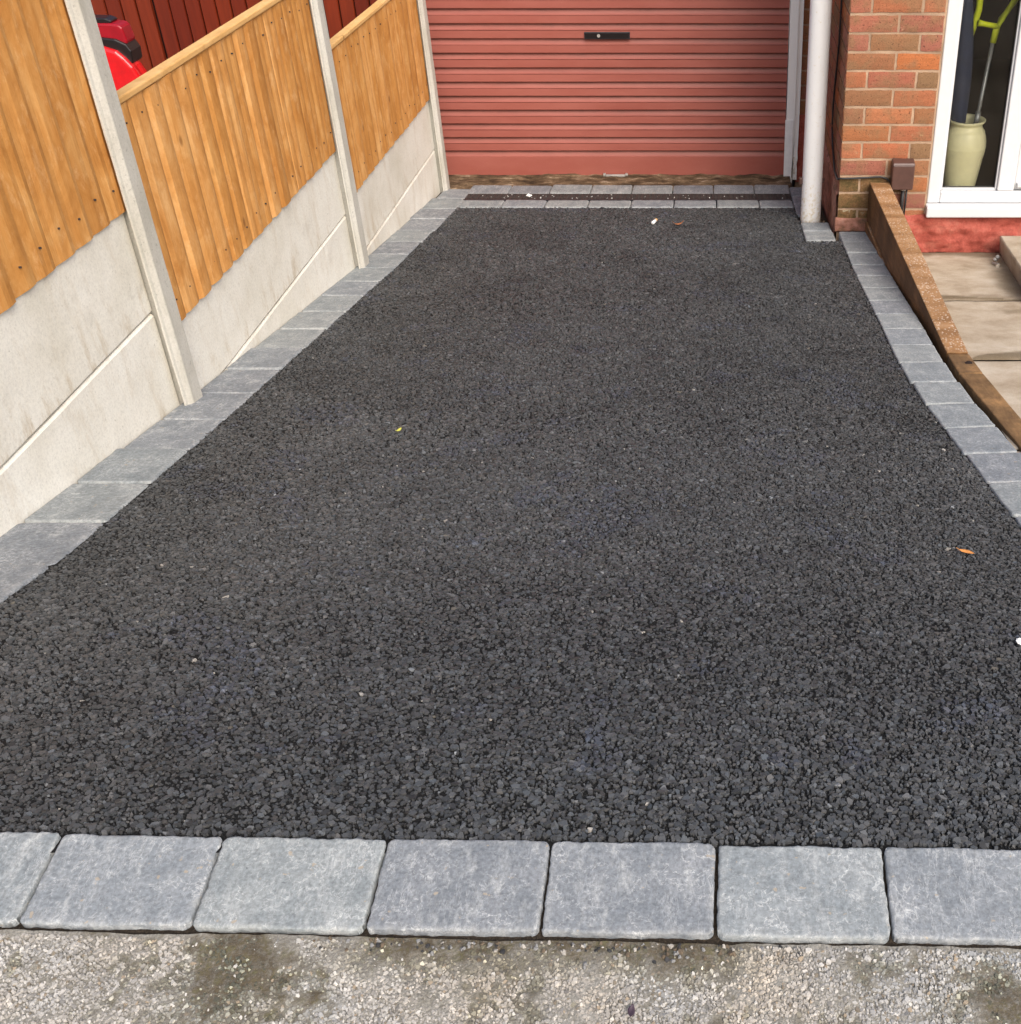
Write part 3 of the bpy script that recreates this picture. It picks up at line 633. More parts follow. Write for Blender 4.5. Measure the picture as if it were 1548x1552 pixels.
# ------------------------------------------------------------------ behind the fence
structure(sheet('neighbour_drive', [-5.5, -1.76], [1.2, 2.2, 3.2, 5, 6, 7.2], .01, 'pavement'))
def neighbour_doors():
    e = tag(empty('timber_doors', (-2.7, 7.1, -.98)), 'dark red brown boarded timber doors behind the fence', 'garage door')
    bm_ = MB(); wv = .0845
    pr_ = [(-wv / 2 + .0015, .006), (-wv / 2 + .005, 0), (wv / 2 - .005, 0), (wv / 2 - .0015, .006), (wv / 2 - .0015, .02), (-wv / 2 + .0015, .02)]
    bm_.loft([[(x, y, z) for x, y in pr_] for z in (-1.0, 1.0)])
    me = bm_.mesh('board', M['stained'])
    for i in range(25):
        x = -1.38 + i * .0878
        if i in (8,): continue
        link('board', me, e, (x + .14 + (.012 if i > 8 else 0), 0, 1.0))
    part('stile', MB().box(-.040, .040, -.012, .02, -1, 1), 'stained', e, loc=(-1.38 + 8 * .0878 + .146, 0, 1.0), bevel=.003)
    part('backing', MB().box(-1.4, .885, .021, .06, -1, 1), 'gloss_black', e, loc=(0, 0, 1.0))
    part('frame', MB().box(-1.44, .89, -.03, .07, 2.003, 2.1), 'stained', e)
neighbour_doors()
def vehicle():
    e = tag(empty('vehicle', (-2.9, 5.3, -.78)), 'glossy red vehicle with black trim, just showing over the fence beside the nearest post', 'vehicle')
    def slab(name, out, y0, y1, mat, bev, crown=.04):
        rings = []; cz = min(p[1] for p in out)
        for t in np.linspace(0, 1, 7):
            k = 1 - crown * (2 * t - 1) ** 2 if t > .3 and name == 'body' else 1
            rings.append([((x + 2.9) * k, y0 + (y1 - y0) * t - 5.3, cz + (z - cz) * k + .78) for x, z in out])
        return part(name, MB().loft(rings), mat, e, bevel=bev, seg=3)
    slab('body', [(-3.6, -.6), (-2.37, -.6), (-2.385, -.16), (-2.43, -.03), (-2.462, .022), (-2.49, .085), (-2.515, .12), (-2.545, .150), (-2.60, .168), (-2.75, .175), (-3.6, .18)], 5.2, 5.34, 'gloss_red', .012)
    slab('trim', [(-3.55, .12), (-2.50, .09), (-2.492, .10), (-2.488, .145), (-2.503, .172), (-2.545, .193), (-2.62, .202), (-3.55, .21)], 5.225, 5.33, 'gloss_black', .006)
    slab('lid', [(-3.5, .18), (-2.508, .165), (-2.500, .18), (-2.508, .235), (-2.520, .248), (-2.56, .253), (-3.5, .262)], 5.24, 5.33, 'deep_red', .008)
    slab('top', [(-3.4, .25), (-2.555, .25), (-2.55, .262), (-2.575, .272), (-3.4, .30)], 5.25, 5.32, 'gloss_black', .005)
    part('strip', MB().tube([(.29, -.104, .72), (.34, -.104, .735), (.40, -.104, .722), (.44, -.10, .70)], .003), 'paper_white', e, smooth=True)
    for x in (-.45, .40):
        for y in (-.02, .20): part('wheel', MB().lathe([(.02, -.07), (.15, -.07), (.17, -.05), (.17, .05), (.15, .07), (.02, .07)]), 'black_rubber', e, smooth=True, loc=(x, y, .17), rot=(0, math.pi / 2, 0))
vehicle()

# ------------------------------------------------------------------ brickwork
CH = .0840; BL = .2336; JT = .0125
def brick_variants(L, Hh, D, q, mat):
    out = []
    for k in range(q):
        rs = random.Random(k * 7 + int(L * 1000)); nx, nz = 7, 4; vs_ = []
        for j in range(nz + 1):
            for i in range(nx + 1):
                x = -L / 2 + L * i / nx; z = -Hh / 2 + Hh * j / nz
                ed = (i in (0, nx)) or (j in (0, nz))
                vs_.append((x + (rs.uniform(-.0016, .0016) if ed else 0), (.0022 if ed else 0) + rs.uniform(-.0007, .0007), z + (rs.uniform(-.0016, .0016) if ed else 0)))
        n = nx + 1; fs = [(j * n + i, j * n + i + 1, (j + 1) * n + i + 1, (j + 1) * n + i) for j in range(nz) for i in range(nx)]
        rim = list(range(n)) + [j * n + nx for j in range(1, nz + 1)] + [nz * n + i for i in range(nx - 1, -1, -1)] + [j * n for j in range(nz - 1, 0, -1)]
        o = len(vs_)
        for i in rim: vs_.append((vs_[i][0], D, vs_[i][2]))
        for i in range(len(rim)): fs.append((rim[(i + 1) % len(rim)], rim[i], o + i, o + (i + 1) % len(rim)))
        out.append(MB().add(vs_, fs).mesh('brick', M[mat]))
    return out
VAR = {}
def brick_mesh(L, mat):
    key = (round(L, 3), mat)
    if key not in VAR: VAR[key] = brick_variants(L - JT, CH - JT, .02, 3, mat)
    return random.choice(VAR[key])
def lay(parent, org, dirx, rot, width, z0, z1, phase0, matf, proud=.006, skip=None):
    """stretcher bond: bricks as children of parent; org = start corner of the face, dirx = unit vector along the face"""
    ncourse = int(round((z1 - z0) / CH)); cnt = 0
    for c in range(ncourse):
        z = z0 + (c + .5) * CH; xs = []; x = 0.0; first = BL if (c + phase0) % 2 == 0 else BL * .445
        while x < width - .02:
            l = first if not xs else BL
            if x + l > width - .04: l = width - x
            xs.append((x, l)); x += l
        for x, l in xs:
            if skip and skip(x + l / 2, z): continue
            p = Vector(org) + Vector(dirx) * (x + l / 2)
            link('brick', brick_mesh(l, matf(x + l / 2, z)), parent, (p.x, p.y, z + random.uniform(-.001, .001)), (random.uniform(-.006, .006), 0, rot + random.uniform(-.004, .004))); cnt += 1
    return cnt
HY = 5.7; HX = .627
Z0 = -.9795
def house():
    h = tag(empty('house', (1.6, 6.2, -.9)), 'red brick house corner with white framed glazing right of the drive', 'house')
    off = Vector((-1.6, -6.2, .9))
    def P(name, mb, mat, parent=h, **kw):
        if parent is h and 'loc' not in kw: kw['loc'] = off
        return part(name, mb, mat, parent, **kw)
    # front wall
    fw = P('brick_wall', MB().box(HX + .006, 1.076, HY + .0048, HY + .12, -1.15, 1.30), 'mortar')
    def fmat(x, z):
        if z < -.56 and x < .28: return 'mossy_brick'
        return 'brick'
    lay(fw, (HX, HY, 0), (1, 0, 0), 0, .446, Z0 + 2 * CH, Z0 + 27 * CH, 1, fmat)
    sw = P('brick_wall', MB().box(HX + .0065, HX + .1, HY + .125, 7.15, -1.2, 1.30), 'mortar')
    lay(sw, (HX, 7.14, 0), (0, -1, 0), -math.pi / 2, 1.437, Z0 + CH * 4, Z0 + 27 * CH, 0, lambda x, z: 'brick')
    # painted foot of the side wall and of the corner
    def lumpy(x0, x1, z0, z1, d, seed, nx, nz, rag=0.0):
        vs_ = []
        for k in range(nz + 1):
            for i in range(nx + 1):
                x = x0 + (x1 - x0) * i / nx; z = z0 + (z1 - z0) * k / nz
                if k == 0: z += rag * fbm(x * 16, 3, 1, seed)
                y = -d * (.6 + .8 * fbm(x * 7, z * 12, 1, seed) + .25 * fbm(x * 30, z * 30, 1, seed))
                if k == nz: y = .004
                vs_.append((x, y, z))
        n = nx + 1; fs = [(k * n + i, k * n + i + 1, (k + 1) * n + i + 1, (k + 1) * n + i) for k in range(nz) for i in range(nx)]
        o = len(vs_); vs_ += [(x0 + (x1 - x0) * i / nx, .05, z0 + .02) for i in range(n)]
        fs += [(i + 1, i, o + i, o + i + 1) for i in range(nx)]
        return MB().add(vs_, fs)
    P('plinth', lumpy(.93, 2.62, -.955, -.752, .021, 4, 130, 24, .012), 'plinth', smooth=True, loc=off + Vector((0, HY, 0)))
    P('plinth', lumpy(HX - .004, .80, -.842, -.770, .012, 7, 24, 10, .016), 'pink_paint', smooth=True, loc=off + Vector((0, HY, 0)))
    P('plinth', lumpy(-.004, 1.42, -1.02, Z0 + 4 * CH, .008, 9, 60, 30, .02), 'pink_paint', smooth=True, loc=off + Vector((HX, HY + 1.42, 0)), rot=(0, 0, -math.pi / 2))
    P('footing', MB().box(HX + .01, 2.7, HY + .01, HY + .1, -1.2, -.75), 'mossy_brick')
    # wall above and to the right of the glazing
    up = P('wall', MB().box(HX + .003, 3.4, HY + .003, HY + .12, 1.30, 2.5), 'mortar')
    mb = MB()
    for c in range(14):
        x = HX if c % 2 == 0 else HX - .12
        while x < 3.38:
            a, b = max(x, HX) + .005, min(x + BL, 3.39) - .006; z = 1.305 + c * CH
            if b - a > .03: mb.box(a, b, HY - .004, HY + .02, z + .005, z + CH - .006)
            x += BL
    o = P('brickwork', mb, 'brick'); o['kind'] = 'stuff'
    P('wall', MB().box(HX + .003, HX + .1, HY + .125, 7.15, 1.302, 2.5), 'mortar')
    P('wall', MB().box(2.63, 3.4, HY + .003, HY + .12, -1.0, 1.298), 'mortar')
    mb = MB()
    for c in range(27):
        x = 2.63 if c % 2 == 0 else 2.5
        while x < 3.38:
            a, b = max(x, 2.63) + .005, min(x + BL, 3.39) - .006; z = Z0 + c * CH
            if b - a > .03: mb.box(a, b, HY - .004, HY + .02, z + .005, z + CH - .006)
            x += BL
    o = P('brickwork', mb, 'brick'); o['kind'] = 'stuff'
    P('light_block_roof', MB().box(HX + .01, 3.4, HY + .02, 9.2, 2.502, 2.6), 'interior')  # unseen flat roof, added to keep light out of the room
    # dark room behind the glass
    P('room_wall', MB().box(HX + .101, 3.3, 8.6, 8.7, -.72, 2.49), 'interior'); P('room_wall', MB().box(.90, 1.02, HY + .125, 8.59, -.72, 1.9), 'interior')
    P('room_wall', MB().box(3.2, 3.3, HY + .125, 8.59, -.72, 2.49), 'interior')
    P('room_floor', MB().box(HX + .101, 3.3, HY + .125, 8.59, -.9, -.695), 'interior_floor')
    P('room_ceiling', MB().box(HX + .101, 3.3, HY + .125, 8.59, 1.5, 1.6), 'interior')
    # white plastic glazing: frame, panes, sill
    wd = P('window', MB().box(1.080, 2.62, HY + .085, HY + .10, -.697, -.66), 'upvc')
    def fr(name, x0, x1, z0, z1, y0=HY + .012, y1=HY + .075, b=.006, mat='upvc'): return part(name, MB().box(x0, x1, y0, y1, z0, z1), mat, wd, bevel=b)
    fr('frame', 1.079, 1.142, -.699, 1.29); fr('frame', 1.1425, 2.55, -.699, -.640); fr('frame', 1.1425, 2.55, 1.225, 1.29)
    fr('frame', 1.425, 1.508, -.639, 1.224, HY + .014); fr('frame', 2.552, 2.62, -.699, 1.29)
    for a in ((1.1425, 1.152, -.639, 1.224), (1.415, 1.4245, -.639, 1.224), (1.1525, 1.4145, -.639, -.627)): fr('glazing_bead', *a, HY + .03, HY + .06, .003)
    for a in ((1.1522, 1.1552, -.6268, 1.22), (1.4115, 1.4148, -.6268, 1.22), (1.1555, 1.4112, -.6268, -.6238)): fr('gasket', *a, HY + .034, HY + .044, 0, 'black_rubber')
    part('pane', MB().box(1.146, 1.422, HY + .045, HY + .051, -.635, 1.22), 'glass', wd)
    fr('door_stile', 1.511, 1.60, -.636, 1.22, HY + .03, HY + .08, .008); fr('door_stile', 2.45, 2.548, -.636, 1.22, HY + .03, HY + .08, .008)
    fr('door_rail', 1.601, 2.449, -.636, -.56, HY + .03, HY + .08, .008); fr('door_rail', 1.601, 2.449, 1.13, 1.22, HY + .03, HY + .08, .008)
    fr('door_panel', 1.602, 2.448, -.559, .10, HY + .045, HY + .07, .004); fr('door_rail', 1.601, 2.449, .101, .17, HY + .03, HY + .08, .008)
    part('pane', MB().box(1.602, 2.448, HY + .05, HY + .056, .171, 1.129), 'glass', wd)
    fr('sill', 1.072, 2.64, -.756, -.7015, HY - .045, HY + .07, .007)
    fr('weather_bar', 1.52, 2.54, -.618, -.598, HY + .004, HY + .029, .004)
house()

def garage():
    g = tag(empty('garage', (-.6, 7.2, -1.0)), 'garage with a terracotta red roller door between white posts at the end of the drive', 'garage')
    off = Vector((.6, -7.2, 1.0))
    def P(name, mb, mat, parent=g, **kw):
        if parent is g and 'loc' not in kw: kw['loc'] = off
        return part(name, mb, mat, parent, **kw)
    bw = P('brick_wall', MB().box(.508, .624, 7.0565, 7.16, -1.2, 1.30), 'mortar')
    lay(bw, (.508, 7.05, 0), (1, 0, 0), 0, .116, Z0 + 4 * CH, Z0 + 27 * CH, 0, lambda x, z: 'brick')
    P('painted_foot', MB().box(.508, .624, 7.044, 7.06, -1.05, Z0 + 4 * CH), 'plinth')
    P('brick_pier', MB().box(-1.80, -1.72, 7.05, 7.2, -1.2, 1.30), 'mortar')
    P('lintel', MB().box(-1.80, .624, 7.05, 7.2, 1.302, 1.5), 'post_concrete')
    P('roof', MB().box(-1.80, .62, 6.98, 11.0, 1.502, 1.6), 'road_tarmac')
    P('wall', MB().box(-1.80, -1.7, 7.201, 11, -1.2, 1.5), 'mortar'); P('wall', MB().box(-1.69, .62, 10.9, 11, -1.2, 1.5), 'mortar')
    # door posts
    j = P('door_post', MB(), 'peeling')
    zs = np.linspace(-1.045, 1.29, 60); mb = MB()
    for x0, x1, y0, sd_, foot in ((.438, .486, 6.985, 1, -1.035), (.4865, .514, 7.0, 2, -1.02)):
        rings = []
        for z in zs:
            z = max(z, foot); w_ = .004 * fbm(z * 8, sd_, 1, sd_) * sm(-.6, -.95, z)
            rings.append([(x0 + abs(w_) * .5, y0, z), (x1 - 2 * abs(w_), y0, z), (x1 - 2 * abs(w_), 7.048, z), (x0 + abs(w_) * .5, 7.048, z)])
        mb.loft(rings)
    j.data = mb.mesh('door_post', M['peeling'])
    P('metal_plate', MB().box(.431, .478, 6.979, 6.984, -1.045, -.655), 'steel_plate', bevel=.001)
    P('door_post', MB().box(-1.72, -1.66, 7.0, 7.045, -1.03, 1.29), 'peeling')
    # roller curtain
    X0, X1 = -1.655, .434
    d = P('roller_door', MB().box(X0, X1, 7.034, 7.046, -1.0, 1.28), 'door')
    prof = [(0, -.0022), (.0, -.004), (.0, -.042), (.003, -.0465), (.016, -.0490), (.0185, -.053), (.016, -.060), (.008, -.072), (.002, -.0785), (0, -.0800)]
    n = 30; m = len(prof); fs = [(i * m + k, i * m + k + 1, (i + 1) * m + k + 1, (i + 1) * m + k) for i in range(n) for k in range(m - 1)]
    mes = []
    for q in range(5):
        vs_ = []
        for i in range(n + 1):
            x = X0 + (X1 - X0) * i / n
            for y, z in prof: vs_.append((x, y + .0013 * fbm(x * 2.3, z * 3, 1, 5 + q), z + .0007 * fbm(x * 1.7, 2, 1, 9 + q)))
        mes.append(MB().add(vs_, fs).mesh('slat', M['door']))
    for i in range(27):
        link('slat', mes[(i * 3) % 5], d, (0, 7.012 + random.uniform(-.0006, .0006), -.8795 + .0803 * (i + 1) - .0015), (0, random.uniform(-.0004, .0004), 0))
    part('bottom_rail', MB().add(*(lambda V: (V, [(i * 4 + k, i * 4 + k + 1, (i + 1) * 4 + k + 1, (i + 1) * 4 + k) for i in range(n) for k in range(3)]))([(X0 + (X1 - X0) * i / n, yy + .0012 * fbm(i * .35, zz * 4, 1, 8), zz) for i in range(n + 1) for yy, zz in ((7.012, -.8795), (7.0115, -.886), (7.0115, -1.003), (7.02, -1.006))])), 'door', d)
    part('bottom_seal', MB().box(X0, X1, 7.013, 7.03, -1.018, -1.0065), 'black_rubber', d)
    part('lock_plate', MB().box(-.730, -.470, 7.003, 7.011, -.206, -.168), 'gunmetal', d, bevel=.002)
    part('lock_slot', MB().box(-.724, -.476, 7.0005, 7.0028, -.200, -.174), 'gloss_black', d)
    part('keyhole', MB().lathe([(.001, 0), (.009, 0), (.009, .004), (.001, .004)]), 'galvanised', d, loc=(-.648, 7.0004, -.187), rot=(math.pi / 2, 0, 0))
    part('handle', MB().box(-.648, -.532, 6.985, 6.999, -1.004, -.984).box(-.664, -.6485, 6.99, 7.010, -1.010, -.980).box(-.5315, -.514, 6.99, 7.010, -1.010, -.980), 'galvanised', d, bevel=.003)
garage()

# white pipe in the corner
def pipe():
    e = tag(empty('drainpipe', (.52, 5.975, -.9)), 'thick white drainpipe running down the corner between garage and house', 'drainpipe')
    part('pipe', MB().lathe([(.0545, -.03), (.0535, .03), (.0525, .12), (.0525, .6), (.0525, 2.1), (.0525, 3.2)], n=40), 'pipe', e, smooth=True)
    part('bracket', MB().box(-.06, .06, -.012, .012, 0, .02).box(-.068, -.05, -.015, .015, -.005, .028), 'brown_plastic', e, loc=(0, 0, .215), bevel=.003)
    x = RNG.normal(0, .035, 60); y = RNG.normal(-.02, .03, 60)
    chips('mortar_crumbs', np.stack([x, y, np.full(60, .012)], 1), RNG.uniform(.008, .02, 60), np.array([(.36, .26, .17)]) * RNG.uniform(.5, 1.3, (60, 1)), 'agg', e, np.zeros(60))
pipe()
def cable():
    pts = [(HX - .006, 6.02, 1.1), (HX - .006, 6.01, .4), (HX - .007, 6.0, .0), (HX - .007, 6.08, -.2), (HX - .007, 6.12, -.36), (HX - .007, 6.10, -.44), (HX - .007, 6.0, -.52), (HX - .007, 5.85, -.585), (HX - .006, 5.715, -.577), (HX + .005, 5.688, -.566), (.70, 5.687, -.5655), (.83, 5.687, -.556), (.865, 5.687, -.566), (.90, 5.687, -.60)]
    fine = []
    for i in range(len(pts) - 1):
        for t in np.linspace(0, 1, 5)[:-1]:
            a, b = Vector(pts[i]), Vector(pts[i + 1]); p = a.lerp(b, t); fine.append(p + Vector((0, 0 if i > 7 else .008 * fbm(p.z * 9, 0, 1, 3), .003 * fbm(p.x * 20, 1, 1, 2) if i > 8 else 0)))
    tag(part('cable', MB().tube(fine + [Vector(pts[-1])], .0048, 8), 'black_rubber', smooth=True), 'black cable running down the brick corner and across to the brown box', 'cable')
cable()
def box_():
    e = tag(empty('junction_box', (.935, 5.69, -.535)), 'small brown plastic box fixed to the brick wall above the timber sleeper', 'junction box')
    part('cover', MB().box(-.054, .054, -.055, 0, -.072, .052), 'brown_plastic', e, bevel=.006)
    part('lid', MB().loft([[(-.056, -.058, .050), (.056, -.058, .050), (.056, 0, .056), (-.056, 0, .056)], [(-.05, -.05, .062), (.05, -.05, .062), (.052, 0, .070), (-.052, 0, .070)]]), 'brown_plastic', e, bevel=.003)
    part('conduit', MB().tube([(.012, -.016, -.071), (.012, -.016, -.16), (.010, -.016, -.26)], .010), 'black_rubber', e, smooth=True)
    part('conduit', MB().tube([(.030, -.014, -.071), (.030, -.014, -.15), (.026, -.014, -.25)], .005), 'black_rubber', e, smooth=True)
    part('cable_gland', MB().lathe([(.014, -.084), (.014, -.072)], .012, -.016, 12), 'galvanised', e)
box_()

# ------------------------------------------------------------------ timber sleepers right of the drive
def prism(name, sec0, sec1, mat, label, bevel=.004, n=14, seed=0):
    """beam between two rectangular end sections given as (xl, xr, y, ztop, zbot)"""
    rings = []; cy = (sec0[2] + sec1[2]) / 2; cx = (sec0[0] + sec1[1]) / 2; cz = sec0[3]
    for t in np.linspace(0, 1, n):
        a = [p + (q - p) * t for p, q in zip(sec0, sec1)]; w_ = .0016
        def jit(k): return w_ * fbm(a[2] * 2.2, k * 3.1, 1, seed)
        rings.append([(a[0] + jit(1) - cx, a[2] - cy, a[4] - cz), (a[1] + jit(2) - cx, a[2] - cy, a[4] - cz), (a[1] + jit(2) - cx, a[2] - cy, a[3] + jit(3) - cz), (a[0] + jit(1) - cx, a[2] - cy, a[3] + jit(4) - cz)])
    o = part(name, MB().loft(rings), mat, loc=(cx, cy, cz), bevel=bevel)
    return tag(o, label, 'timber sleeper', 'timber sleepers edging the drive')
prism('timber_sleeper', (.780, .878, 5.685, -.584, -.772), (.8315, .909, 3.725, -.524, -.712), 'sleeper', 'long brown timber sleeper with pale saw marks, top of the stack against the brick wall', seed=1)
prism('timber_sleeper', (.774, .872, 5.683, -.782, -.97), (.823, .905, 3.75, -.724, -.90), 'sleeper', 'brown timber sleeper lying under the long saw marked one beside the pavers', seed=2)
o = prism('timber_sleeper', (.8335, .911, 3.720, -.528, -.72), (.828, .908, 3.485, -.478, -.68), 'old_sleeper', 'short dark weathered timber block with a knot between two longer sleepers', seed=3)
part('knot', MB().lathe([(.001, -.002), (.014, -.002), (.011, .0015), (.001, .002)], n=14), 'gloss_black', loc=(.885 - o.location.x, 3.60 - o.location.y, -.5015 - o.location.z), rot=(.2, 0, 0)).parent = o
prism('timber_sleeper', (.830, .909, 3.480, -.478, -.68), (.885, .955, 2.70, -.347, -.55), 'old_sleeper', 'weathered brown timber sleeper nearest the street at the right edge', seed=4)
prism('timber_sleeper', (.889, .96, 2.695, -.346, -.55), (1.06, 1.14, 1.15, -.02, -.25), 'old_sleeper', 'weathered timber sleeper continuing along the drive out of view to the street', seed=5)

# ------------------------------------------------------------------ patio right of the sleepers
def pz(y): return -.95 - .2 * (y - 5.7)
def patio():
    e = structure(sheet('patio', [.80, 3.4], [1.2, 3.0, 5.72], -.025, 'soil', pz))
    def stain(X, Y):
        n1 = vfbm(X, Y, 7, 3.0, 4)
        s = np.zeros_like(X)
        s = np.maximum(s, sm(5.50, 5.60, Y + .05 * n1 + .03 * np.sin(X * 9)) * .8)
        for yj, sg in ((4.638, 1), (3.735, -1)):
            d = (Y - yj); wv = np.where(sg > 0, np.interp(X, [.95, 1.1, 1.33], [.10, .07, .012]), np.interp(X, [.93, .99, 1.12], [.02, .07, .09]))
            s = np.maximum(s, sm(1.0, .7, np.abs(d - .5 * wv) / (wv * .6) + .25 * n1) * .85)
        s = np.maximum(s, sm(.10, .02, np.abs(X - (1.37 + (Y - 5) * .12)) + .04 * n1) * sm(4.55, 4.8, Y) * .75)  # darker strip following the edge of the step
        s = np.maximum(s, .4 * sm(.5, .95, n1)); return np.clip(s, 0, 1)
    for (y0, y1) in ((1.06, 1.94), (1.95, 2.83), (2.84, 3.73), (3.74, 4.63), (4.64, 5.69)):
        for (x0, x1) in ((.86 if y0 < 3 else .905, 1.72), (1.73, 2.62)):
            nx, ny = 46, 50; xs = np.linspace(x0 + .003, x1 - .003, nx); ys = np.linspace(y0 + .003, y1 - .003, ny)
            X, Y = np.meshgrid(xs, ys)
            Z = pz(Y) + .0018 * vfbm(X, Y, 5, 7.0, 4) + .0006 * vfbm(X, Y, 50, 9.0, 2)
            ed = np.minimum(np.minimum(X - x0, x1 - X), np.minimum(Y - y0, y1 - Y)); Z -= .006 * sm(.012, .002, ed)
            cx, cy, cz = (x0 + x1) / 2, (y0 + y1) / 2, float(pz((y0 + y1) / 2))
            fs = [(j * nx + i, j * nx + i + 1, (j + 1) * nx + i + 1, (j + 1) * nx + i) for j in range(ny - 1) for i in range(nx - 1)]
            V = np.stack([X - cx, Y - cy, Z - cz], 2).reshape(-1, 3).tolist()
            o = part('paving_slab', MB().add(V, fs), 'patio', e, smooth=True, loc=(cx, cy, cz)); attr_set(o, 'stain', stain(X, Y).ravel())
patio()
def step():
    s = .2; y0, y1 = 4.55, 5.64; x0, x1 = 1.335, 1.452
    mb = MB(); n = 20; rings = []
    for t in np.linspace(0, 1, n):
        y = y0 + (y1 - y0) * t; x = x0 + (x1 - x0) * t + .003 * fbm(y * 9, 1, 1, 3)
        zt = pz(y) + .095
        rings.append([(x + .012, y, pz(y) + .002), (2.4, y, pz(y) + .002), (2.4, y, zt), (x + .004, y, zt), (x, y, zt - .008)])
    mb.loft(rings); o = part('step_slab', mb, 'patio', bevel=.003)
    attr_set(o, 'stain', [0.35 if i % 5 in (0, 1) else .12 for i in range(len(mb.v))])  # darker towards the foot of the step
    tag(o, 'raised pale concrete step below the white door at the right edge', 'step')
    e = tag(empty('rubble', (1.385, 5.34, pz(5.34))), 'broken pale bits of plaster lying in the corner by the concrete step', 'rubble')
    for k in range(5):
        p = (RNG.normal(0, .02), RNG.normal(0, .05), .009); a = RNG.uniform(0, 3)
        part('fragment', MB().box(-.024, .024, -.006, .006, -.005, .005) if k % 2 else MB().lathe([(.004, -.008), (.013, -.004), (.011, .004), (.003, .007)], n=6), 'galvanised' if k < 3 else 'patio', e, loc=p, rot=(RNG.normal(0, .3), RNG.normal(0, .3), a), bevel=.002)
step()

# ------------------------------------------------------------------ things behind the glass
def vase():
    prof = [(.075, 0), (.082, .01), (.092, .08), (.104, .16), (.113, .215), (.113, .235), (.110, .262), (.098, .300), (.084, .318), (.081, .330), (.088, .342), (.096, .350), (.097, .356), (.090, .358), (.078, .350), (.076, .300), (.07, .05), (.01, .04)]
    pr2 = []
    for i in range(len(prof) - 1):
        for t in (0, .33, .66):
            r = prof[i][0] + (prof[i + 1][0] - prof[i][0]) * t; z = prof[i][1] + (prof[i + 1][1] - prof[i][1]) * t
            pr2.append((r + .0009 * math.sin(z * 260), z))
    tag(part('vase', MB().lathe([(r * .98, z * .98) for r, z in pr2 + [prof[-1]]], n=48), 'glaze', smooth=True, loc=(1.264, 5.876, -.6935 + .016)), 'pale yellow green pottery vase standing behind the glass', 'vase')
vase()
def crutch(pts_shaft, pts_top, handle, label, fork=None):
    D = (-.028, -.125, .033); mv = lambda ps: [(p[0] + D[0], p[1] + D[1], p[2] + D[2]) for p in ps]
    pts_shaft, pts_top, handle = mv(pts_shaft), mv(pts_top), mv(handle)
    e = tag(empty('crutch', pts_shaft[0]), label, 'crutch', 'crutches standing in the vase')
    o = Vector(pts_shaft[0]); L = lambda ps: [Vector(p) - o for p in ps]
    part('shaft', MB().tube(L(pts_shaft), .010, 14), 'grey_alloy', e, smooth=True)
    part('collar', MB().tube(L([Vector(pts_shaft[1]).lerp(Vector(pts_shaft[0]), .50), Vector(pts_shaft[1]).lerp(Vector(pts_shaft[0]), .62)]), .014, 14), 'grey_alloy', e, smooth=True)
    part('arm', MB().tube(L(pts_top), [.015, .0165, .016, .015, .014][:len(pts_top)], 14), 'lime_plastic', e, smooth=True)
    part('handle', MB().tube(L(handle), [.013, .0125, .0125, .0155], 14), 'lime_plastic', e, smooth=True)
    a = Vector(pts_top[-1]) - o; cuff = [(a.x + .045 * math.cos(t), a.y + .01 + .045 * math.sin(t)) for t in np.linspace(-.4, 3.6, 12)]
    part('cuff', MB().loft([[(x, y, a.z + .0) for x, y in cuff] + [(a.x + (x - a.x) * .88, a.y + .01 + (y - a.y - .01) * .88, a.z) for x, y in reversed(cuff)], [(x, y, a.z + .06) for x, y in cuff] + [(a.x + (x - a.x) * .88, a.y + .01 + (y - a.y - .01) * .88, a.z + .06) for x, y in reversed(cuff)]]), 'lime_plastic', e)
crutch([(1.322, 6.01, -.66), (1.376, 6.02, 0.0)], [(1.376, 6.02, -.005), (1.384, 6.02, .05), (1.402, 6.02, .10), (1.455, 6.02, .185), (1.50, 6.03, .36)], [(1.390, 6.02, .068), (1.35, 6.0, .078), (1.31, 5.985, .088), (1.286, 5.98, .093)], 'lime yellow crutch with its hand grip pointing left, standing in the vase behind glass')
crutch([(1.255, 6.02, -.66), (1.270, 6.08, -.02)], [(1.270, 6.08, -.02), (1.290, 6.09, .06), (1.305, 6.09, .13), (1.303, 6.09, .23), (1.285, 6.1, .40)], [(1.303, 6.09, .205), (1.27, 6.07, .205), (1.24, 6.05, .207), (1.215, 6.04, .21)], 'lime yellow crutch behind the other one, its grip at the top edge of the glass')
def umbrella():
    e = tag(empty('umbrella', (1.245, 5.875, -.57)), 'folded dark navy umbrella standing in the vase behind the glass', 'umbrella')
    rings = []
    for t in np.linspace(0, 1, 14):
        r = .012 + .034 * math.sin(math.pi * min(1, t * .8 + .08)) ** .8
        rings.append([((-.015 - .035 * t) + r * (1 + .16 * math.cos(5 * a + 3 * t)) * math.cos(a), .02 + r * math.sin(a), .10 + .72 * t) for a in [2 * math.pi * k / 20 for k in range(20)]])
    part('canopy', MB().loft(rings), 'navy_cloth', e, smooth=True)
    part('strap', MB().lathe([(.034, .24), (.035, .262)], -.026, .02, 16), 'maroon_cloth', e, smooth=True)
    part('handle', MB().tube([(-.05, .02, .8), (-.052, .02, .95), (-.045, .02, .99), (-.02, .02, 1.0), (0, .02, .97)], .009), 'gloss_black', e, smooth=True)
umbrella()

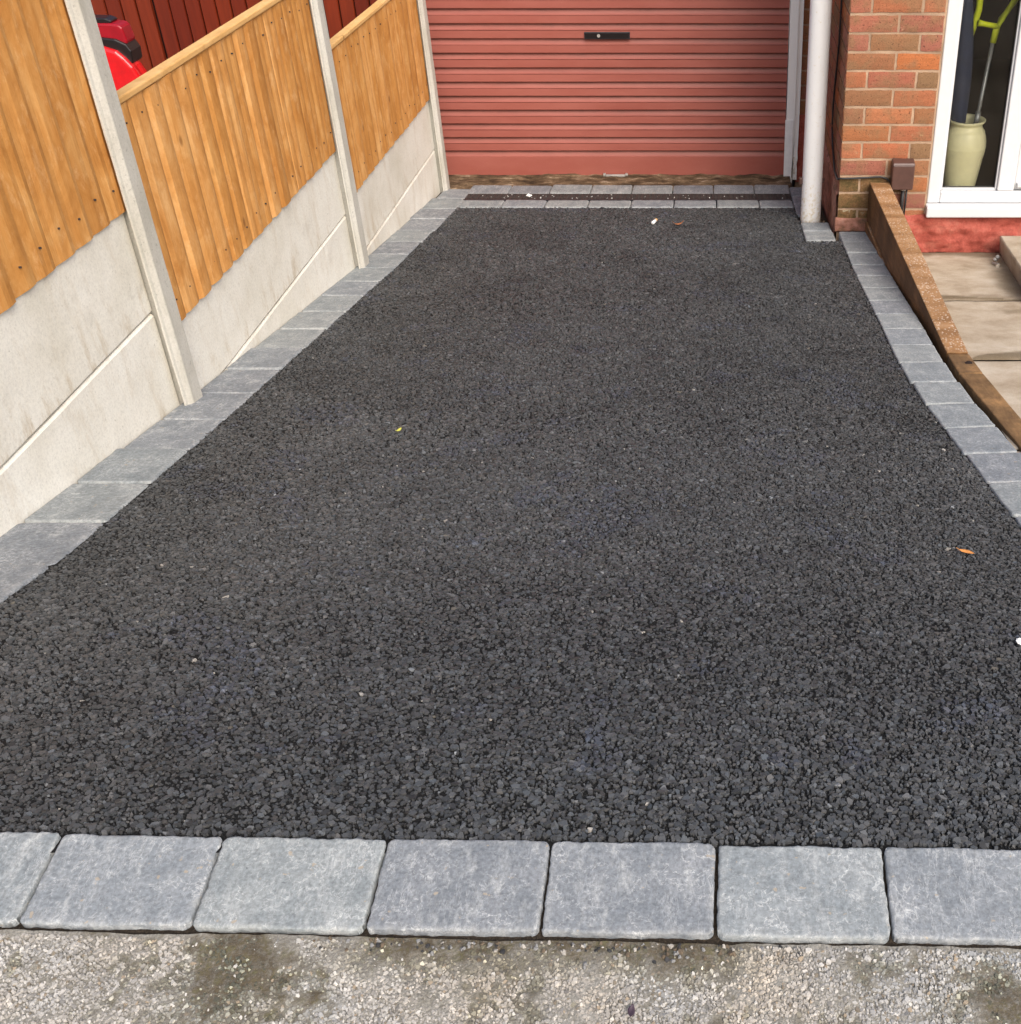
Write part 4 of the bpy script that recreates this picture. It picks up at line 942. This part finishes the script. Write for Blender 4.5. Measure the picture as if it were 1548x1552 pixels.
# ------------------------------------------------------------------ litter on the drive
def leaf(x, y, L, W, rz, mat, label, cat='leaf', curl=.005):
    vs_ = []; fs = []; n = 12
    for i in range(n + 1):
        t = i / n; wv = W * (math.sin(math.pi * min(1, max(0, (t - .18) / .82)) ** .85)) + .0012
        z = curl * (t - .5) ** 2 * 4
        for k, s in enumerate((-1, -.5, 0, .5, 1)): vs_.append(((t - .5) * L, s * wv * .5 * (1 + .1 * math.sin(9 * t + s)), z + .35 * abs(s) * wv * .5 + .003))
    for i in range(n):
        for k in range(4): fs.append((i * 5 + k, i * 5 + k + 1, (i + 1) * 5 + k + 1, (i + 1) * 5 + k))
    o = part('leaf', MB().add(vs_, fs), mat, smooth=True, loc=(x, y, float(gz(y)) + .001), rot=(math.atan(slope(y)), 0, rz))
    so = o.modifiers.new('thickness', 'SOLIDIFY'); so.thickness = .0008
    return tag(o, label, cat)
leaf(.575, 2.134, .044, .019, -.55, 'leaf_orange', 'single orange brown leaf lying on the asphalt near the right edge')
leaf(-.178, 5.825, .060, .024, .15, 'leaf_brown', 'small brown leaf on the asphalt just in front of the garage drain', curl=.02)
leaf(-.916, 2.936, .022, .014, .9, 'leaf_yellow', 'tiny yellow green leaf scrap alone on the asphalt left of centre', curl=.006)
leaf(-.105, .868, .020, .009, 1.45, 'leaf_purple', 'small dark purple leaf on the pale concrete pavement', curl=.004)
def butt():
    e = tag(empty('cigarette_end', (-.306, 5.852, float(gz(5.852)) + .012), (math.atan(slope(5.85)), 0, 1.2)), 'white cigarette end on the dark asphalt near the garage', 'cigarette end')
    part('paper', MB().tube([(-.016, 0, 0), (.022, 0, .001)], .0085, 12), 'paper_white', e, smooth=True); part('filter', MB().tube([(.0222, 0, .001), (.034, 0, .001)], .0082, 12), 'filter_tan', e, smooth=True)
butt()
tag(part('pebble', MB().lathe([(.002, -.004), (.007, -.002), (.009, .001), (.006, .005), (.001, .006)], n=9), 'paper_white', smooth=False, loc=(.589, 1.695, float(gz(1.695)) + .004), rot=(.2, .3, .4)), 'white pebble on the asphalt at the right edge', 'pebble')
o = part('paper_scrap', MB().loft([[(-.014, -.008, 0), (.013, -.011, .003), (.018, .007, .001), (-.008, .010, .004)], [(-.014, -.008, .002), (.013, -.011, .005), (.018, .007, .003), (-.008, .010, .006)]]), 'paper_white', loc=(-1.05, 6.515, -.947), rot=(.3, .1, -.5))
tag(o, 'crumpled white paper scrap lying on the black drain grate', 'paper scrap')
